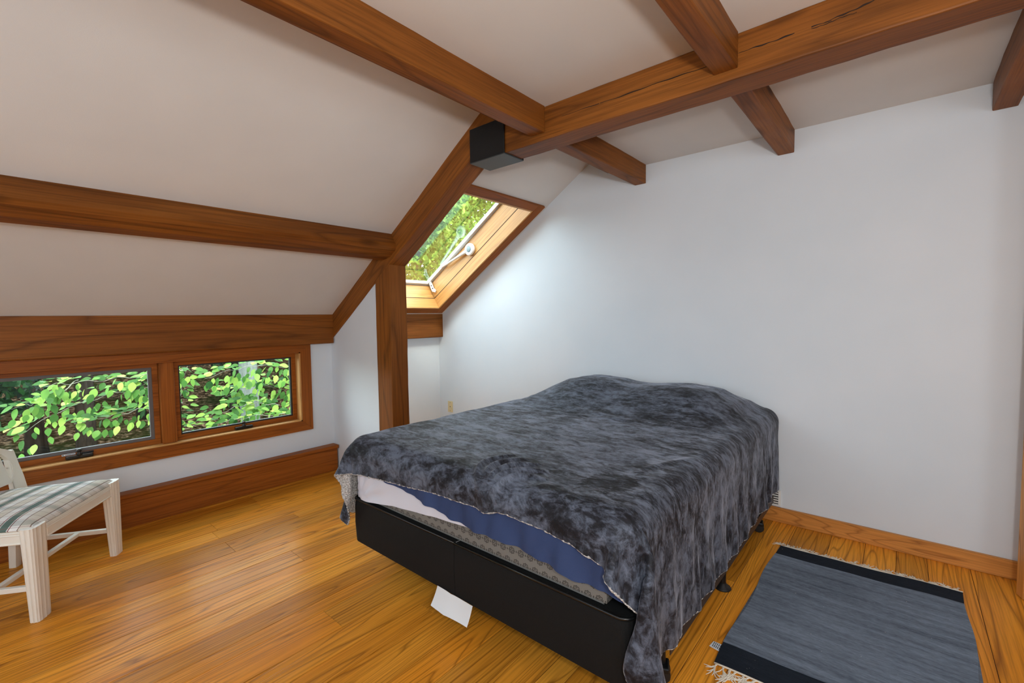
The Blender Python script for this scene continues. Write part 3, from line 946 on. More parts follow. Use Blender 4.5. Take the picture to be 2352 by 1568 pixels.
nv_tab = interp([(-2.2, .50), (-2.13, .525), (-2.06, .553), (-1.95, .553), (-1.736, .545), (-1.58, .535), (-1.463, .522), (-1.33, .498), (-1.25, .493), (-1.078, .497), (-.884, .484), (-.749, .468), (-.66, .470), (-.61, .44), (-.565, .38), (-.55, .36)])
def nv_low(x, y):
    if x < -1.5 and y > MY0 + .04: return .50 - .10 * min(1, (y - MY0 - .04) / .12) + .06 * max(0, min(1, (y - 1.40) / .5))
    if x > -1.0 and y > MY0 + .04: return .38 - .05 * min(1, (y - MY0 - .04) / .06)
    return nv_tab(x)
def nv_wave(x, y, z, f):
    base = .006 * math.sin(x * 46 + 1.0 + z * 12) + .007 * math.sin(x * 19 + z * 9) + .003 * math.sin(x * 85 - z * 20)
    w = (.010 + base) * (1 - f) ** 1.2 * (.45 if x < -1.6 else 1.0)
    w += .004 * (1 - f)
    if y > MY0 + .02 or x < BX0 + .03:                       # hanging corners stand off
        w += .018 * (1 - f) + .012 * math.sin(y * 60) * (1 - f)
    return w
keep = lambda x, y: y < (1.50 if x < BXC else 1.36)
cf = empty('comforter', (BXC, 2.19, .5), label='navy blue cotton cover hanging between the white sheet and fleece blanket', cat='cover')
fk('cover_skirt', skirt('cover_skirt', .016, nv_low, MZ1 + .014, .05, nv_wave, keep), M['navy'], cf)

# ------------------------------------------------------------------ fleece blanket: draped cloth
def drape():
    h = .02
    ua, ub = -2.475, -.122
    nu = int((ub - ua) / h) + 1
    u = np.linspace(ua, ub, nu)
    over = np.interp(u, [-2.5, -2.2, -2.07, -1.7, -1.45, -1.16, -1.05, -.9, -.78, -.67, -.58, -.3, 0], [.125, .125, .130, .105, .085, .078, .066, .072, .085, .115, .130, .13, .12])
    va = MY0 - .016 - over - .012
    vb = 3.19
    nv = int((vb - 1.05) / h) + 1
    t = np.linspace(0, 1, nv)
    X = np.repeat(u[:, None], nv, 1)
    Y = va[:, None] + (vb - va[:, None]) * t[None, :]
    P = np.stack([X, Y, np.full_like(X, .93)], -1)
    P[..., 2] += .004 * RNG.standard_normal((nu, nv))
    rest = P.copy(); rest[..., 2] = 0
    V = np.zeros_like(P)
    # body: rounded box and two pillow humps
    c = np.array([(MX0 + MX1) / 2, (MY0 + 3.6) / 2, .25]); top = MZ1 + .030
    hx, hy, hz = (MX1 - MX0) / 2 + .034, (3.6 - MY0) / 2 + .034, top - .25
    r = .085
    hb = np.array([hx - r, hy - r, hz - r])
    def hump(x, y):
        sx_ = np.interp(x, [-2.2, -2.055, -1.97, -1.85, -1.74, -1.62, -1.5, -1.40, -1.32, -1.22, -1.1, -.99, -.90, -.83, -.72, -.648, -.5],
                        [0, 0, .070, .128, .150, .150, .140, .127, .122, .128, .140, .144, .138, .124, .070, 0, 0])
        q_ = np.clip((y - 2.28) / .56, 0, 1)
        return sx_ * q_ * q_ * (3 - 2 * q_) * np.clip(1 - np.maximum(0, y - 3.0) / .35, .3, 1)
    pairs = []
    def add(si, sj, n, i_sel=None):
        pass
    def sl(off, mod, grp, axis, N):
        idx = np.arange(N - off)
        return idx[np.isin(idx % mod, grp)]
    cons = []
    for axis, N in ((0, nu), (1, nv)):
        for off, mod, groups, st in ((1, 2, ([0], [1]), 1.0), (2, 4, ([0, 1], [2, 3]), .22)):
            for g in groups:
                a = sl(off, mod, g, axis, N)
                if axis == 0:
                    A, B = (a, slice(None)), (a + off, slice(None))
                else:
                    A, B = (slice(None), a), (slice(None), a + off)
                L = np.linalg.norm(rest[A] - rest[B], axis=-1)
                cons.append((A, B, L, st))
    for dj in (1, -1):
        for g in (0, 1):
            a = np.arange(g, nu - 1, 2)
            j0_, j1_ = (slice(0, nv - 1), slice(1, nv)) if dj == 1 else (slice(1, nv), slice(0, nv - 1))
            A, B = (a, j0_), (a + 1, j1_)
            L = np.linalg.norm(rest[A] - rest[B], axis=-1)
            cons.append((A, B, L, .35))
    def collide(P, Q):
        hit = np.zeros(P.shape[:2], bool)
        d = P - c
        q = np.abs(d) - hb
        inside = (q < 0).all(-1)
        qp = np.maximum(q, 0)
        ln = np.linalg.norm(qp, axis=-1)
        m_ = (~inside) & (ln < r)
        if m_.any():
            n_ = qp[m_] / np.maximum(ln[m_], 1e-9)[:, None] * np.sign(d[m_])
            P[m_] += n_ * (r - ln[m_])[:, None]
            hit |= m_
        if inside.any():
            P[inside, 2] = c[2] + hb[2] + r
            hit |= inside
        hh = hump(P[..., 0], P[..., 1])
        m2 = (hh > .002) & (P[..., 2] < top + hh) & (P[..., 2] > .5)
        P[..., 2] = np.where(m2, top + hh, P[..., 2])
        hit |= m2
        np.minimum(P[..., 1], 3.188, out=P[..., 1])
        low = P[..., 2] < .02
        P[low, 2] = .02
        hit |= low
        if hit.any():
            P[hit] = Q[hit] + (P[hit] - Q[hit]) * np.array([.35, .35, 1.0])
    # cloth cannot stretch: every overhanging point keeps within its length of the mattress edge
    il, ir = np.searchsorted(u, MX0 + .03), np.searchsorted(u, MX1 - .03)
    IC = np.clip(np.arange(nu), il, ir)[:, None] * np.ones((1, nv), int)
    JC = np.zeros((nu, nv), int)
    for i in range(nu):
        JC[i] = np.maximum(np.arange(nv), np.searchsorted(rest[i, :, 1], MY0 + .03))
    LR = np.linalg.norm(rest - rest[IC, JC], axis=-1)
    LRM = LR > 1e-6
    def lra(P):
        d = P - P[IC, JC]
        l = np.linalg.norm(d, axis=-1)
        m_ = LRM & (l > LR * 1.005)
        P[m_] -= d[m_] * (1 - (LR[m_] * 1.005 / l[m_]))[:, None]
    dt = 1 / 45
    for step in range(190):
        V *= .965
        V[..., 2] -= 3.5 * dt
        sp = np.linalg.norm(V, axis=-1, keepdims=True)
        V *= np.minimum(1, 2.2 / np.maximum(sp, 1e-6))
        Q = P.copy()
        P = P + V * dt
        for it in range(9):
            for A, B, L, st in cons:
                a, b = P[A], P[B]
                d = b - a
                l = np.sqrt((d * d).sum(-1)) + 1e-9
                k_ = (st * .5 * (l - L) / l)[..., None] * d
                P[A] = a + k_
                P[B] = b - k_
            if it % 3 == 2:
                lra(P)
                collide(P, Q)
        V = (P - Q) / dt
    return P

def upsample(P, f):
    def one(A):
        n = A.shape[0]
        ext = np.concatenate([2 * A[:1] - A[1:2], A, 2 * A[-1:] - A[-2:-1]], 0)
        out = []
        for k_ in range(f):
            t = k_ / f
            p0, p1, p2, p3 = ext[:n - 1], ext[1:n], ext[2:n + 1], ext[3:n + 2]
            out.append(.5 * ((2 * p1) + (-p0 + p2) * t + (2 * p0 - 5 * p1 + 4 * p2 - p3) * t * t + (-p0 + 3 * p1 - 3 * p2 + p3) * t ** 3))
        R_ = np.stack(out, 1).reshape(-1, *A.shape[1:])
        return np.concatenate([R_, A[-1:]], 0)
    B = one(P)
    return np.swapaxes(one(np.swapaxes(B, 0, 1)), 0, 1)

def grid_normals(G):
    du = np.gradient(G, axis=0); dv = np.gradient(G, axis=1)
    n = np.cross(du, dv)
    return n / np.maximum(np.linalg.norm(n, axis=-1, keepdims=True), 1e-9)

def grid_mesh(name, G, flip=False):
    nu, nv = G.shape[:2]
    idx = np.arange(nu * nv).reshape(nu, nv)
    q = np.stack([idx[:-1, :-1], idx[1:, :-1], idx[1:, 1:], idx[:-1, 1:]], -1).reshape(-1, 4)
    if flip: q = q[:, ::-1]
    me = bpy.data.meshes.new(name)
    me.vertices.add(nu * nv)
    me.vertices.foreach_set('co', G.reshape(-1).astype(np.float32))
    me.loops.add(q.size)
    me.loops.foreach_set('vertex_index', q.reshape(-1).astype(np.int32))
    me.polygons.add(len(q))
    me.polygons.foreach_set('loop_start', (np.arange(len(q)) * 4).astype(np.int32))
    me.polygons.foreach_set('loop_total', np.full(len(q), 4, np.int32))
    me.update(calc_edges=True)
    me.polygons.foreach_set('use_smooth', [True] * len(q))
    return me

G = upsample(drape(), 3)
N_ = grid_normals(G)
if N_[..., 2].mean() < 0: N_ = -N_
# wrinkles pulled together at the foot hem, seen as a fan of ridges
def ridge(G, pts, width, amp):
    P2 = np.array(pts)
    d = np.full(G.shape[:2], 9.0); s = np.zeros(G.shape[:2])
    n = len(P2) - 1
    for i in range(n):
        a, b = P2[i], P2[i + 1]
        ab = b - a
        t = np.clip(((G[..., :2] - a) @ ab) / (ab @ ab), 0, 1)
        dd = np.linalg.norm(G[..., :2] - (a + t[..., None] * ab), axis=-1)
        m_ = dd < d
        d = np.where(m_, dd, d); s = np.where(m_, (i + t) / n, s)
    return amp * np.exp(-(d / width) ** 2) * np.sin(np.pi * np.clip(s, 0, 1)) ** .5
def arcpts(p0, p1, bulge, n=12):
    p0, p1 = np.array(p0), np.array(p1)
    dirv = p1 - p0; perp = np.array([-dirv[1], dirv[0]])
    return [p0 + dirv * f + perp * bulge * 4 * f * (1 - f) for f in np.linspace(0, 1, n)]
W_ = np.zeros(G.shape[:2])
org = (-1.12, 1.165)
for e, bl_ in (((-1.24, 1.47), .26), ((-1.15, 1.46), .25), ((-1.07, 1.43), .23), ((-1.00, 1.38), .20), ((-.96, 1.31), .16)):
    W_ += ridge(G, arcpts(org, e, bl_), .013, .019)
for a, e, bl_ in (((-.98, 1.17), (-.885, 1.29), .14), ((-.93, 1.17), (-.84, 1.27), .12), 
                  ((-2.0, 1.62), (-1.35, 1.50), .03), ((-1.9, 2.2), (-1.0, 2.35), .02), ((-1.75, 2.42), (-1.05, 2.30), .03), ((-1.6, 1.9), (-.95, 1.75), .02),
                  ((-.75, 1.55), (-.62, 1.9), .05), ((-.80, 2.6), (-.60, 2.35), .1), ((-.72, 2.75), (-.57, 2.6), .1), ((-2.05, 2.6), (-1.9, 2.35), .1)):
    W_ += ridge(G, arcpts(a, e, bl_), .018, .0042)
ii = np.arange(G.shape[0])[:, None] * .0067; jj = np.arange(G.shape[1])[None, :] * .0067
W_ += .0016 * np.sin(ii * 31 + 2 * np.sin(jj * 7)) * np.sin(jj * 23 + 1.5 * np.sin(ii * 9))
W_ += .0022 * np.sin(ii * 11 + jj * 5) * np.sin(jj * 9 - ii * 4)
# hanging sides: soft vertical folds
side = np.clip((.60 - G[..., 2]) / .25, 0, 1)
W_ += side * (.006 + .006 * np.sin(jj * 34 + 2.0 * np.sin(ii * 4)) + .002 * np.sin(jj * 71 + ii * 6))
G = G + N_ * W_[..., None]
np.minimum(G[..., 1], 3.195, out=G[..., 1])
np.maximum(G[..., 2], .012, out=G[..., 2])
N_ = grid_normals(G)
if N_[..., 2].mean() < 0: N_ = -N_

def velvet():
    t = NT('charcoal_velvet_fleece')
    co = t.coord('Object')
    w1_ = t.noise(t.mapping(co, (1.0, 1.6, 1.2)), 2.6, 3, .6, .8)
    w2_ = t.noise(t.mapping(co, (1.0, 2.2, 1.3)), 11.0, 6, .72, .6)
    w3_ = t.noise(t.mapping(co, (1.0, 2.2, 1.0)), 38, 4, .7, .6)
    f = t.noise(co, 420, 2, .6)
    nap = t.math('ADD', t.math('ADD', t.math('MULTIPLY', w1_, .30), t.math('MULTIPLY', w2_, .50)), t.math('MULTIPLY', w3_, .24))
    # a palm-sized patch where the pile has been brushed the other way
    dv = t.n('ShaderNodeVectorMath', operation='DISTANCE')
    t.l(t.mapping(co, (1.0, .78, .6)), dv.inputs[0]); dv.inputs[1].default_value = (-.765, 1.42 * .78, .70 * .6)
    pm = t.ramp(t.math('ADD', dv.outputs['Value'], t.math('MULTIPLY', w3_, .05)), [(.105, 1.0), (.125, 0.0)])
    nap = t.math('SUBTRACT', nap, t.math('MULTIPLY', pm, .07))
    col = t.ramp(nap, [(.425, lin(14, 14, 18)), (.470, lin(30, 31, 38)), (.505, lin(54, 58, 68)), (.60, lin(100, 108, 124))])
    col = t.mix(t.math('MULTIPLY', f, .25), col, lin(36, 36, 42))
    shw = t.ramp(nap, [(.43, .02), (.58, .34)])
    t.bsdf(col, .62, t.bump(t.math('ADD', t.math('MULTIPLY', nap, 1.2), t.math('MULTIPLY', f, .12)), .35, .008),
           **{'Sheen Weight': shw, 'Sheen Roughness': .35, 'Sheen Tint': (.82, .86, 1.0, 1), 'Specular IOR Level': .25})
    return t.m
def sherpa():
    t = NT('white_sherpa')
    co = t.coord('Object')
    vo = t.n('ShaderNodeTexVoronoi', Scale=150.0); t.l(co, vo.inputs['Vector'])
    n = t.noise(co, 60, 3, .6)
    col = t.mix(t.ramp(vo.outputs['Distance'], [(.25, 0.0), (.75, .8)]), t.mix(n, lin(226, 222, 216), lin(206, 204, 202)), lin(120, 116, 112))
    t.bsdf(col, .9, t.bump(t.math('SUBTRACT', 1.0, vo.outputs['Distance']), .9, .006), **{'Sheen Weight': .3})
    return t.m
M['velvet'] = velvet(); M['sherpa'] = sherpa()
bk = empty('blanket', (BXC, 2.19, .7), label='charcoal grey velvety fleece blanket with white sherpa lining spread over the bed', cat='blanket')
fk('velvet_face', grid_mesh('velvet_face', G), M['velvet'], bk)
# lining: inner surface plus a curled woolly edge
LIN = G - N_ * .007
me = grid_mesh('sherpa_lining', LIN, True)
o = fk('sherpa_lining', me, M['sherpa'], bk)
border = [(i, 0) for i in range(G.shape[0])] + [(G.shape[0] - 1, j) for j in range(1, G.shape[1])]
border = [(0, j) for j in range(G.shape[1] - 1, 0, -1)] + border
bm = bmesh.new()
pts = []
for q, (i, j) in enumerate(border):
    p = G[i, j] - N_[i, j] * .0042
    pts.append(tuple(p + .0010 * np.array([math.sin(q * 1.7), math.sin(q * 2.3 + 1), math.sin(q * 1.1 + 2)])))
add_tube(bm, pts, [.0042 + .0012 * math.sin(q * .9) * math.sin(q * .37) for q in range(len(pts))], 6)
fk('sherpa_hem', bm_mesh('sherpa_hem', bm, True), M['sherpa'], bk)

# ================================================================== RUG
rg = empty('rug', (-.12, 2.3, 0), label='dark blue grey ribbed rug with cream fringes lying beside the bed', cat='rug')
RC = {'nl': Vector((-.499, 1.723, 0)), 'nr': Vector((.238, 1.76, 0)), 'fl': Vector((-.488, 2.852, 0)), 'fr': Vector((.251, 2.888, 0))}
def rugp(u, v, z=0.0):
    a = RC['nl'].lerp(RC['nr'], u); b = RC['fl'].lerp(RC['fr'], u)
    p = a.lerp(b, v)
    e = (2 * u - 1) * .007 * math.sin(v * 11 + (1 if u > .5 else 0)) 
    return Vector((p.x + e, p.y + .004 * math.sin(u * 8 + 1) * (1 if v in (0, 1) else .6), z))
def rugmat(name, c1, c2, streak):
    t = NT(name)
    co = t.coord('Object')
    s1 = t.noise(t.mapping(co, (1.2, 26, 1)), 1.0, 4, .6)
    s2 = t.noise(t.mapping(co, (40, 260, 60)), 1.0, 2, .6)
    s3 = t.noise(co, 3, 3, .6)
    sp = t.noise(co, 160, 1, .5)
    f = t.math('ADD', t.math('MULTIPLY', s1, streak), t.math('ADD', t.math('MULTIPLY', s2, .35), t.math('MULTIPLY', s3, .2)))
    col = t.ramp(f, [(.30, c1), (.75, c2)])
    col = t.mix(t.ramp(sp, [(.80, 0.0), (.83, .8)]), col, lin(190, 190, 186))
    t.bsdf(col, .9, t.bump(s2, .5, .003), **{'Specular IOR Level': .1})
    return t.m
M['rugfield'] = rugmat('rug_ribbed_field', lin(52, 58, 68), lin(128, 138, 152), .55)
M['rugband'] = rugmat('rug_flat_band', lin(32, 38, 47), lin(54, 62, 74), .15)
def rug_piece(name, va, vb, nvr, ribs, mat):
    bm = bmesh.new()
    nu = 16
    rows = []
    for j in range(nvr + 1):
        v = va + (vb - va) * j / nvr
        rows.append([bm.verts.new(rugp(i / nu, v, .0075 + (ribs * (.0 if j % 2 else 1.0)) + .0012 * math.sin(i * .9 + v * 9))) for i in range(nu + 1)])
    bot = [[bm.verts.new(rugp(i / nu, v, .0005)) for i in range(nu + 1)] for v in (va, vb)]
    for j in range(nvr):
        for i in range(nu):
            bm.faces.new((rows[j][i], rows[j][i + 1], rows[j + 1][i + 1], rows[j + 1][i]))
    for i in range(nu):
        bm.faces.new((bot[0][i], bot[0][i + 1], rows[0][i + 1], rows[0][i]))
        bm.faces.new((bot[1][i + 1], bot[1][i], rows[-1][i], rows[-1][i + 1]))
    for s in (0, nu):
        bm.faces.new([bot[0][s]] + [r_[s] for r_ in rows] + [bot[1][s]])
    return fk(name, bm_mesh(name, bm), mat, rg)
rug_piece('ribbed_field', .117, .895, 280, .0036, M['rugfield'])
rug_piece('end_band', 0, .1165, 10, 0, M['rugband'])
rug_piece('end_band', .8955, 1, 10, 0, M['rugband'])
M['fringe'] = fabric('cream_cotton_fringe', lin(226, 215, 196), lin(236, 228, 212), 300, .9, .2)
tas = []
for k_ in range(6):
    rr = random.Random(40 + k_)
    bm = bmesh.new()
    add_tube(bm, [(0, 0, .004), (0, .010, .0055), (0, .016, .005)], [.0022, .0032, .0022], 6)
    for s in range(7):
        a = rr.uniform(-.7, .7); L = rr.uniform(.030, .056); c_ = rr.uniform(-.9, .9)
        pp = []
        for q in range(6):
            f = q / 5
            pp.append((math.sin(a + c_ * f) * L * f, .014 + math.cos(a + c_ * f) * L * f, .004 - .002 * f + .003 * abs(math.sin(q * 1.9 + s))))
        add_tube(bm, pp, [.0016] * 5 + [.0009], 4)
    tas.append(bm_mesh('tassel', bm))
for end in (0, 1):
    for k_ in range(34):
        u_ = (k_ + .5) / 34
        p = rugp(u_, end)
        o = put('tassel', tas[(k_ * 5 + end) % 6], M['fringe'], rg)
        o.location = p - Vector(rg.location)
        o.rotation_euler = (0, 0, (math.pi if end == 0 else 0) + random.uniform(-.45, .45) + (.5 if end else -.2))
        sc = random.uniform(.8, 1.15) * (.85 if end else 1.35)
        o.scale = (sc, sc, 1)
    bm = bmesh.new()
    add_tube(bm, [rugp(i / 24, end, .006) + Vector((0, (.003 if end else -.003), 0)) for i in range(25)], .0034, 6)
    fk('fringe_cord', bm_mesh('fringe_cord', bm, True), M['fringe'], rg)
bm = bmesh.new()
vs_ = [(-.492, 1.842), (-.535, 1.838), (-.540, 1.800), (-.497, 1.797)]
prism(bm, vs_, .003, .0042, 'z')
for v in bm.verts: v.co.z += .006 * max(0, (-.50 - v.co.x) / .04) * .6
tg = fk('care_tag', bm_mesh('care_tag', bm), M['paper'], rg); tg['label'] = 'white sewn-in care tag'
bm = bmesh.new()
for q in range(6):
    for w_ in range(2):
        add_box(bm, -.531 + q * .006, -.5285 + q * .006, 1.804 + w_ * .017, 1.818 + w_ * .017, .0083 - q * .0007, .0088 - q * .0007)
fk('tag_print', bm_mesh('tag_print', bm), M['ink'], rg)

# ================================================================== CHAIR
ch = empty('chair', (-3.219, .113, 0), math.atan2(.579, -.815), label='worn cream painted low-back chair with plaid seat at the left edge', cat='chair')
# local x: from the near front leg towards the far front leg ; local y must point to the chair front
# (the frame is right handed after mirroring y), so front = -y in this frame
FR = -1
def creampaint():
    t = NT('worn_cream_paint')
    co = t.coord('Object')
    n = t.noise(co, 9, 3, .6)
    w = t.noise(co, 34, 5, .75, .4)
    col = t.mix(n, lin(238, 232, 218), lin(244, 240, 230))
    col = t.mix(t.ramp(w, [(.70, 0.0), (.74, .9)]), col, lin(70, 60, 52))
    t.bsdf(col, .5, t.bump(n, .1, .003))
    return t.m
M['cream'] = creampaint()
def plaid():
    t = NT('green_white_plaid')
    co = t.coord('Object')
    sx = t.n('ShaderNodeSeparateXYZ'); t.l(co, sx.inputs[0])
    def band(c, period, centre, w):
        f = t.math('FRACT', t.math('ADD', t.math('DIVIDE', c, period), 10.0 - centre + .5))
        return t.math('LESS_THAN', t.math('ABSOLUTE', t.math('SUBTRACT', f, .5)), w / 2)
    X, Y = sx.outputs['X'], sx.outputs['Y']
    col = t.mix(0.0, lin(240, 238, 233), lin(240, 238, 233))
    for c, k_ in ((Y, .20), (X, .20)):
        st = .95 if c is Y else .34
        col = t.mix(t.math('MULTIPLY', band(c, .15, .20, .20), st), col, lin(78, 104, 94))
        col = t.mix(t.math('MULTIPLY', band(c, .15, .06, .03), st), col, lin(140, 84, 82))
        col = t.mix(t.math('MULTIPLY', band(c, .15, .34, .03), st), col, lin(140, 84, 82))
        col = t.mix(t.math('MULTIPLY', band(c, .15, .70, .22), st * .5), col, lin(206, 190, 158))
        col = t.mix(t.math('MULTIPLY', band(c, .15, .57, .025), st), col, lin(132, 104, 84))
        col = t.mix(t.math('MULTIPLY', band(c, .15, .83, .025), st), col, lin(132, 104, 84))
    f = t.noise(co, 500, 2, .6)
    t.bsdf(col, .85, t.bump(f, .2, .002))
    return t.m
M['plaid'] = plaid()
def ck(name, me, mat, par=ch):
    return put(name, me, mat, par)
def tleg(name, top, bot, fluted):
    bm = bmesh.new()
    (xt, yt, wt, dt_, zt), (xb, yb, wb, db) = top, bot
    n = 72 if fluted else 16
    rings = []
    for z, f in ((0.0, 0), (.01, .02), (zt * .5, .5), (zt - .004, 1), (zt, 1)):
        cx, cy = xb + (xt - xb) * f, yb + (yt - yb) * f
        w, d = (wb + (wt - wb) * f) / 2, (db + (dt_ - db) * f) / 2
        ring = []
        for k_ in range(n):
            a = 2 * math.pi * k_ / n
            ca, sa = math.cos(a), math.sin(a)
            ex_ = 1.0 / max(abs(ca), abs(sa))
            rr = ex_ * .62 + .38 * 1.12                 # squarish, rounded
            g = (1.0 - .075 * abs(math.sin(k_ * math.pi / 6)) ** .7) if fluted else 1.0
            ring.append(bm.verts.new((cx + w * ca * rr * g * .93, cy + d * sa * rr * g * .93, z)))
        rings.append(ring)
    for i in range(len(rings) - 1):
        for k_ in range(n):
            bm.faces.new((rings[i][k_], rings[i][(k_ + 1) % n], rings[i + 1][(k_ + 1) % n], rings[i + 1][k_]))
    bm.faces.new(rings[0][::-1]); bm.faces.new(rings[-1])
    return ck(name, bm_mesh(name, bm), M['cream'])
SZ = .405
yf, yr = FR * .215, -FR * .205
tleg('leg', (-.280, yf, .10, .060, SZ + .012), (-.276, yf + FR * .004, .085, .045), True)
tleg('leg', (.280, yf, .10, .060, SZ + .012), (.290, yf + FR * .004, .072, .040), True)
tleg('leg', (-.262, yr, .050, .045, SZ), (-.282, yr - FR * .03, .045, .035), False)
tleg('leg', (.262, yr, .050, .045, SZ), (.282, yr - FR * .03, .045, .035), False)
def rail(p0, p1, z0, z1, th, name, mould=True):
    bm = bmesh.new()
    p0, p1 = Vector((*p0, 0)), Vector((*p1, 0))
    L = (p1 - p0).length
    add_box(bm, 0, L, -th / 2, th / 2, z0, z1, .002)
    if mould:
        add_box(bm, 0, L, -th / 2 - .004, th / 2 + .004, z0 + .002, z0 + .009, .002)
        add_box(bm, 0, L, -th / 2 - .003, th / 2 + .003, z1 - .022, z1 - .017, .0015)
        add_box(bm, 0, L, -th / 2 - .003, th / 2 + .003, z1 - .012, z1 - .007, .0015)
    o = ck(name, bm_mesh(name, bm), M['cream'])
    o.location = p0; o.rotation_euler = (0, 0, math.atan2((p1 - p0).y, (p1 - p0).x))
    return o
rail((-.235, yf + FR * .012), (.235, yf + FR * .012), SZ - .062, SZ, .022, 'seat_rail')
rail((-.235, yr), (.235, yr), SZ - .062, SZ, .022, 'seat_rail', False)
rail((-.272, yr), (-.288, yf), SZ - .062, SZ, .022, 'seat_rail')
rail((.272, yr), (.288, yf), SZ - .062, SZ, .022, 'seat_rail')
rail((-.272, yr - FR * .01), (-.280, yf), .130, .152, .022, 'stretcher', False)
rail((.272, yr - FR * .01), (.280, yf), .130, .152, .022, 'stretcher', False)
rail((-.275, FR * .055), (.275, FR * .055), .131, .151, .022, 'stretcher', False)
# upholstered seat
bm = bmesh.new()
NU, NV = 26, 22
gr = []
for i in range(NU + 1):
    row = []
    for j in range(NV + 1):
        a, b = 2 * i / NU - 1, 2 * j / NV - 1
        # rounded plan, wider at the front
        hw = .272 + .040 * (b * .5 + .5)
        q = 1 - .02 * (abs(a) ** 8) * (abs(b) ** 8) * 2
        x = a * hw * q; y = FR * (b * .232 + .004) * q
        e = max(abs(a), abs(b)) ** 7
        z = SZ + .006 + .034 * (1 - e) + .008 * (1 - a * a) * (1 - b * b)
        row.append(bm.verts.new((x, y, z)))
    gr.append(row)
for i in range(NU):
    for j in range(NV):
        bm.faces.new((gr[i][j], gr[i + 1][j], gr[i + 1][j + 1], gr[i][j + 1]))
rim = [gr[i][0] for i in range(NU + 1)] + [gr[NU][j] for j in range(1, NV + 1)] + [gr[i][NV] for i in range(NU - 1, -1, -1)] + [gr[0][j] for j in range(NV - 1, 0, -1)]
low = [bm.verts.new((v.co.x * .985, v.co.y * .985, SZ + .0005)) for v in rim]
for k_ in range(len(rim)):
    bm.faces.new((rim[k_], rim[(k_ + 1) % len(rim)], low[(k_ + 1) % len(rim)], low[k_]))
bm.faces.new(low)
ck('seat_cushion', bm_mesh('seat_cushion', bm, True), M['plaid'])
# low back: two posts, a shaped splat with cut-out handles
for s in (-1, 1):
    bm = bmesh.new()
    prof_ = [(.318, .0, .044), (.312, .09, .038), (.304, .15, .031), (.297, .215, .025), (.294, .240, .022)]
    L_, R2 = [], []
    for (xx, zz, w) in prof_:
        yy = yr - FR * (.012 + .10 * zz)
        L_.append((s * (xx - w), yy, SZ - .02 + zz)); R2.append((s * (xx + w), yy, SZ - .02 + zz))
    vv = []
    for d in (-.013, .013):
        vv.append([[bm.verts.new((p[0], p[1] + d, p[2])) for p in L_], [bm.verts.new((p[0], p[1] + d, p[2])) for p in R2]])
    n = len(prof_)
    for i in range(n - 1):
        for a_ in (0, 1):
            bm.faces.new((vv[a_][0][i], vv[a_][1][i], vv[a_][1][i + 1], vv[a_][0][i + 1]))
        for b_ in (0, 1):
            bm.faces.new((vv[0][b_][i], vv[1][b_][i], vv[1][b_][i + 1], vv[0][b_][i + 1]))
    for i in (0, n - 1):
        bm.faces.new((vv[0][0][i], vv[0][1][i], vv[1][1][i], vv[1][0][i]))
    bmesh.ops.bevel(bm, geom=list(bm.edges), offset=.003, segments=1, affect='EDGES')
    ck('back_post', bm_mesh('back_post', bm), M['cream'])
# splat as a grid with two curved slots
bm = bmesh.new()
def inside(x, z):
    ax = abs(x)
    top = .250 + .075 * (1 - (ax / .275) ** 2)
    lim = .300 if z > .16 else .300 - .035 * ((.16 - z) / .085) ** 2
    bot = .072
    if ax > lim or z > top or z < bot: return False
    # crescent slot: straight slanting inner edge, bowed outer edge
    t_ = (z - .092) / .150
    if 0 <= t_ <= 1:
        inner = .258 - .036 * t_
        outer = inner + .002 + .040 * math.sin(math.pi * t_) ** .7
        if inner <= ax <= outer: return False
    return True
stp = .006
nx_, nz_ = int(.312 / stp), int(.33 / stp)
VV = {}
def gv(i, k_, d):
    key = (i, k_, d)
    if key not in VV:
        zz = k_ * stp
        VV[key] = bm.verts.new((i * stp, yr - FR * (.006 + .10 * zz) + d * .011 + FR * .012 * (1 - (i * stp / .31) ** 2) * -1, SZ - .02 + zz))
    return VV[key]
cell = lambda i, k_: inside((i + .5) * stp, (k_ + .5) * stp)
for i in range(-nx_, nx_):
    for k_ in range(0, nz_):
        if not cell(i, k_): continue
        for d in (-1, 1):
            bm.faces.new([gv(i, k_, d), gv(i + 1, k_, d), gv(i + 1, k_ + 1, d), gv(i, k_ + 1, d)])
        for (di, dk, e) in ((-1, 0, ((i, k_), (i, k_ + 1))), (1, 0, ((i + 1, k_), (i + 1, k_ + 1))), (0, -1, ((i, k_), (i + 1, k_))), (0, 1, ((i, k_ + 1), (i + 1, k_ + 1)))):
            if not cell(i + di, k_ + dk):
                bm.faces.new([gv(*e[0], -1), gv(*e[1], -1), gv(*e[1], 1), gv(*e[0], 1)])
# soften the stair steps of the outline
for _ in range(6):
    new = {}
    for v in bm.verts:
        be = [e for e in v.link_edges if len(e.link_faces) == 2 and abs(e.link_faces[0].normal.dot(e.link_faces[1].normal)) < .6 or len(e.link_faces) != 2]
        nb = [e.other_vert(v) for e in be if abs((e.other_vert(v).co - v.co).y) < .008]
        if len(nb) >= 2:
            new[v] = (v.co * .4 + sum((q.co for q in nb), Vector()) / len(nb) * .6)
    bm.normal_update()
    for v, c_ in new.items(): v.co = c_
ck('back_splat', bm_mesh('back_splat', bm), M['cream'])
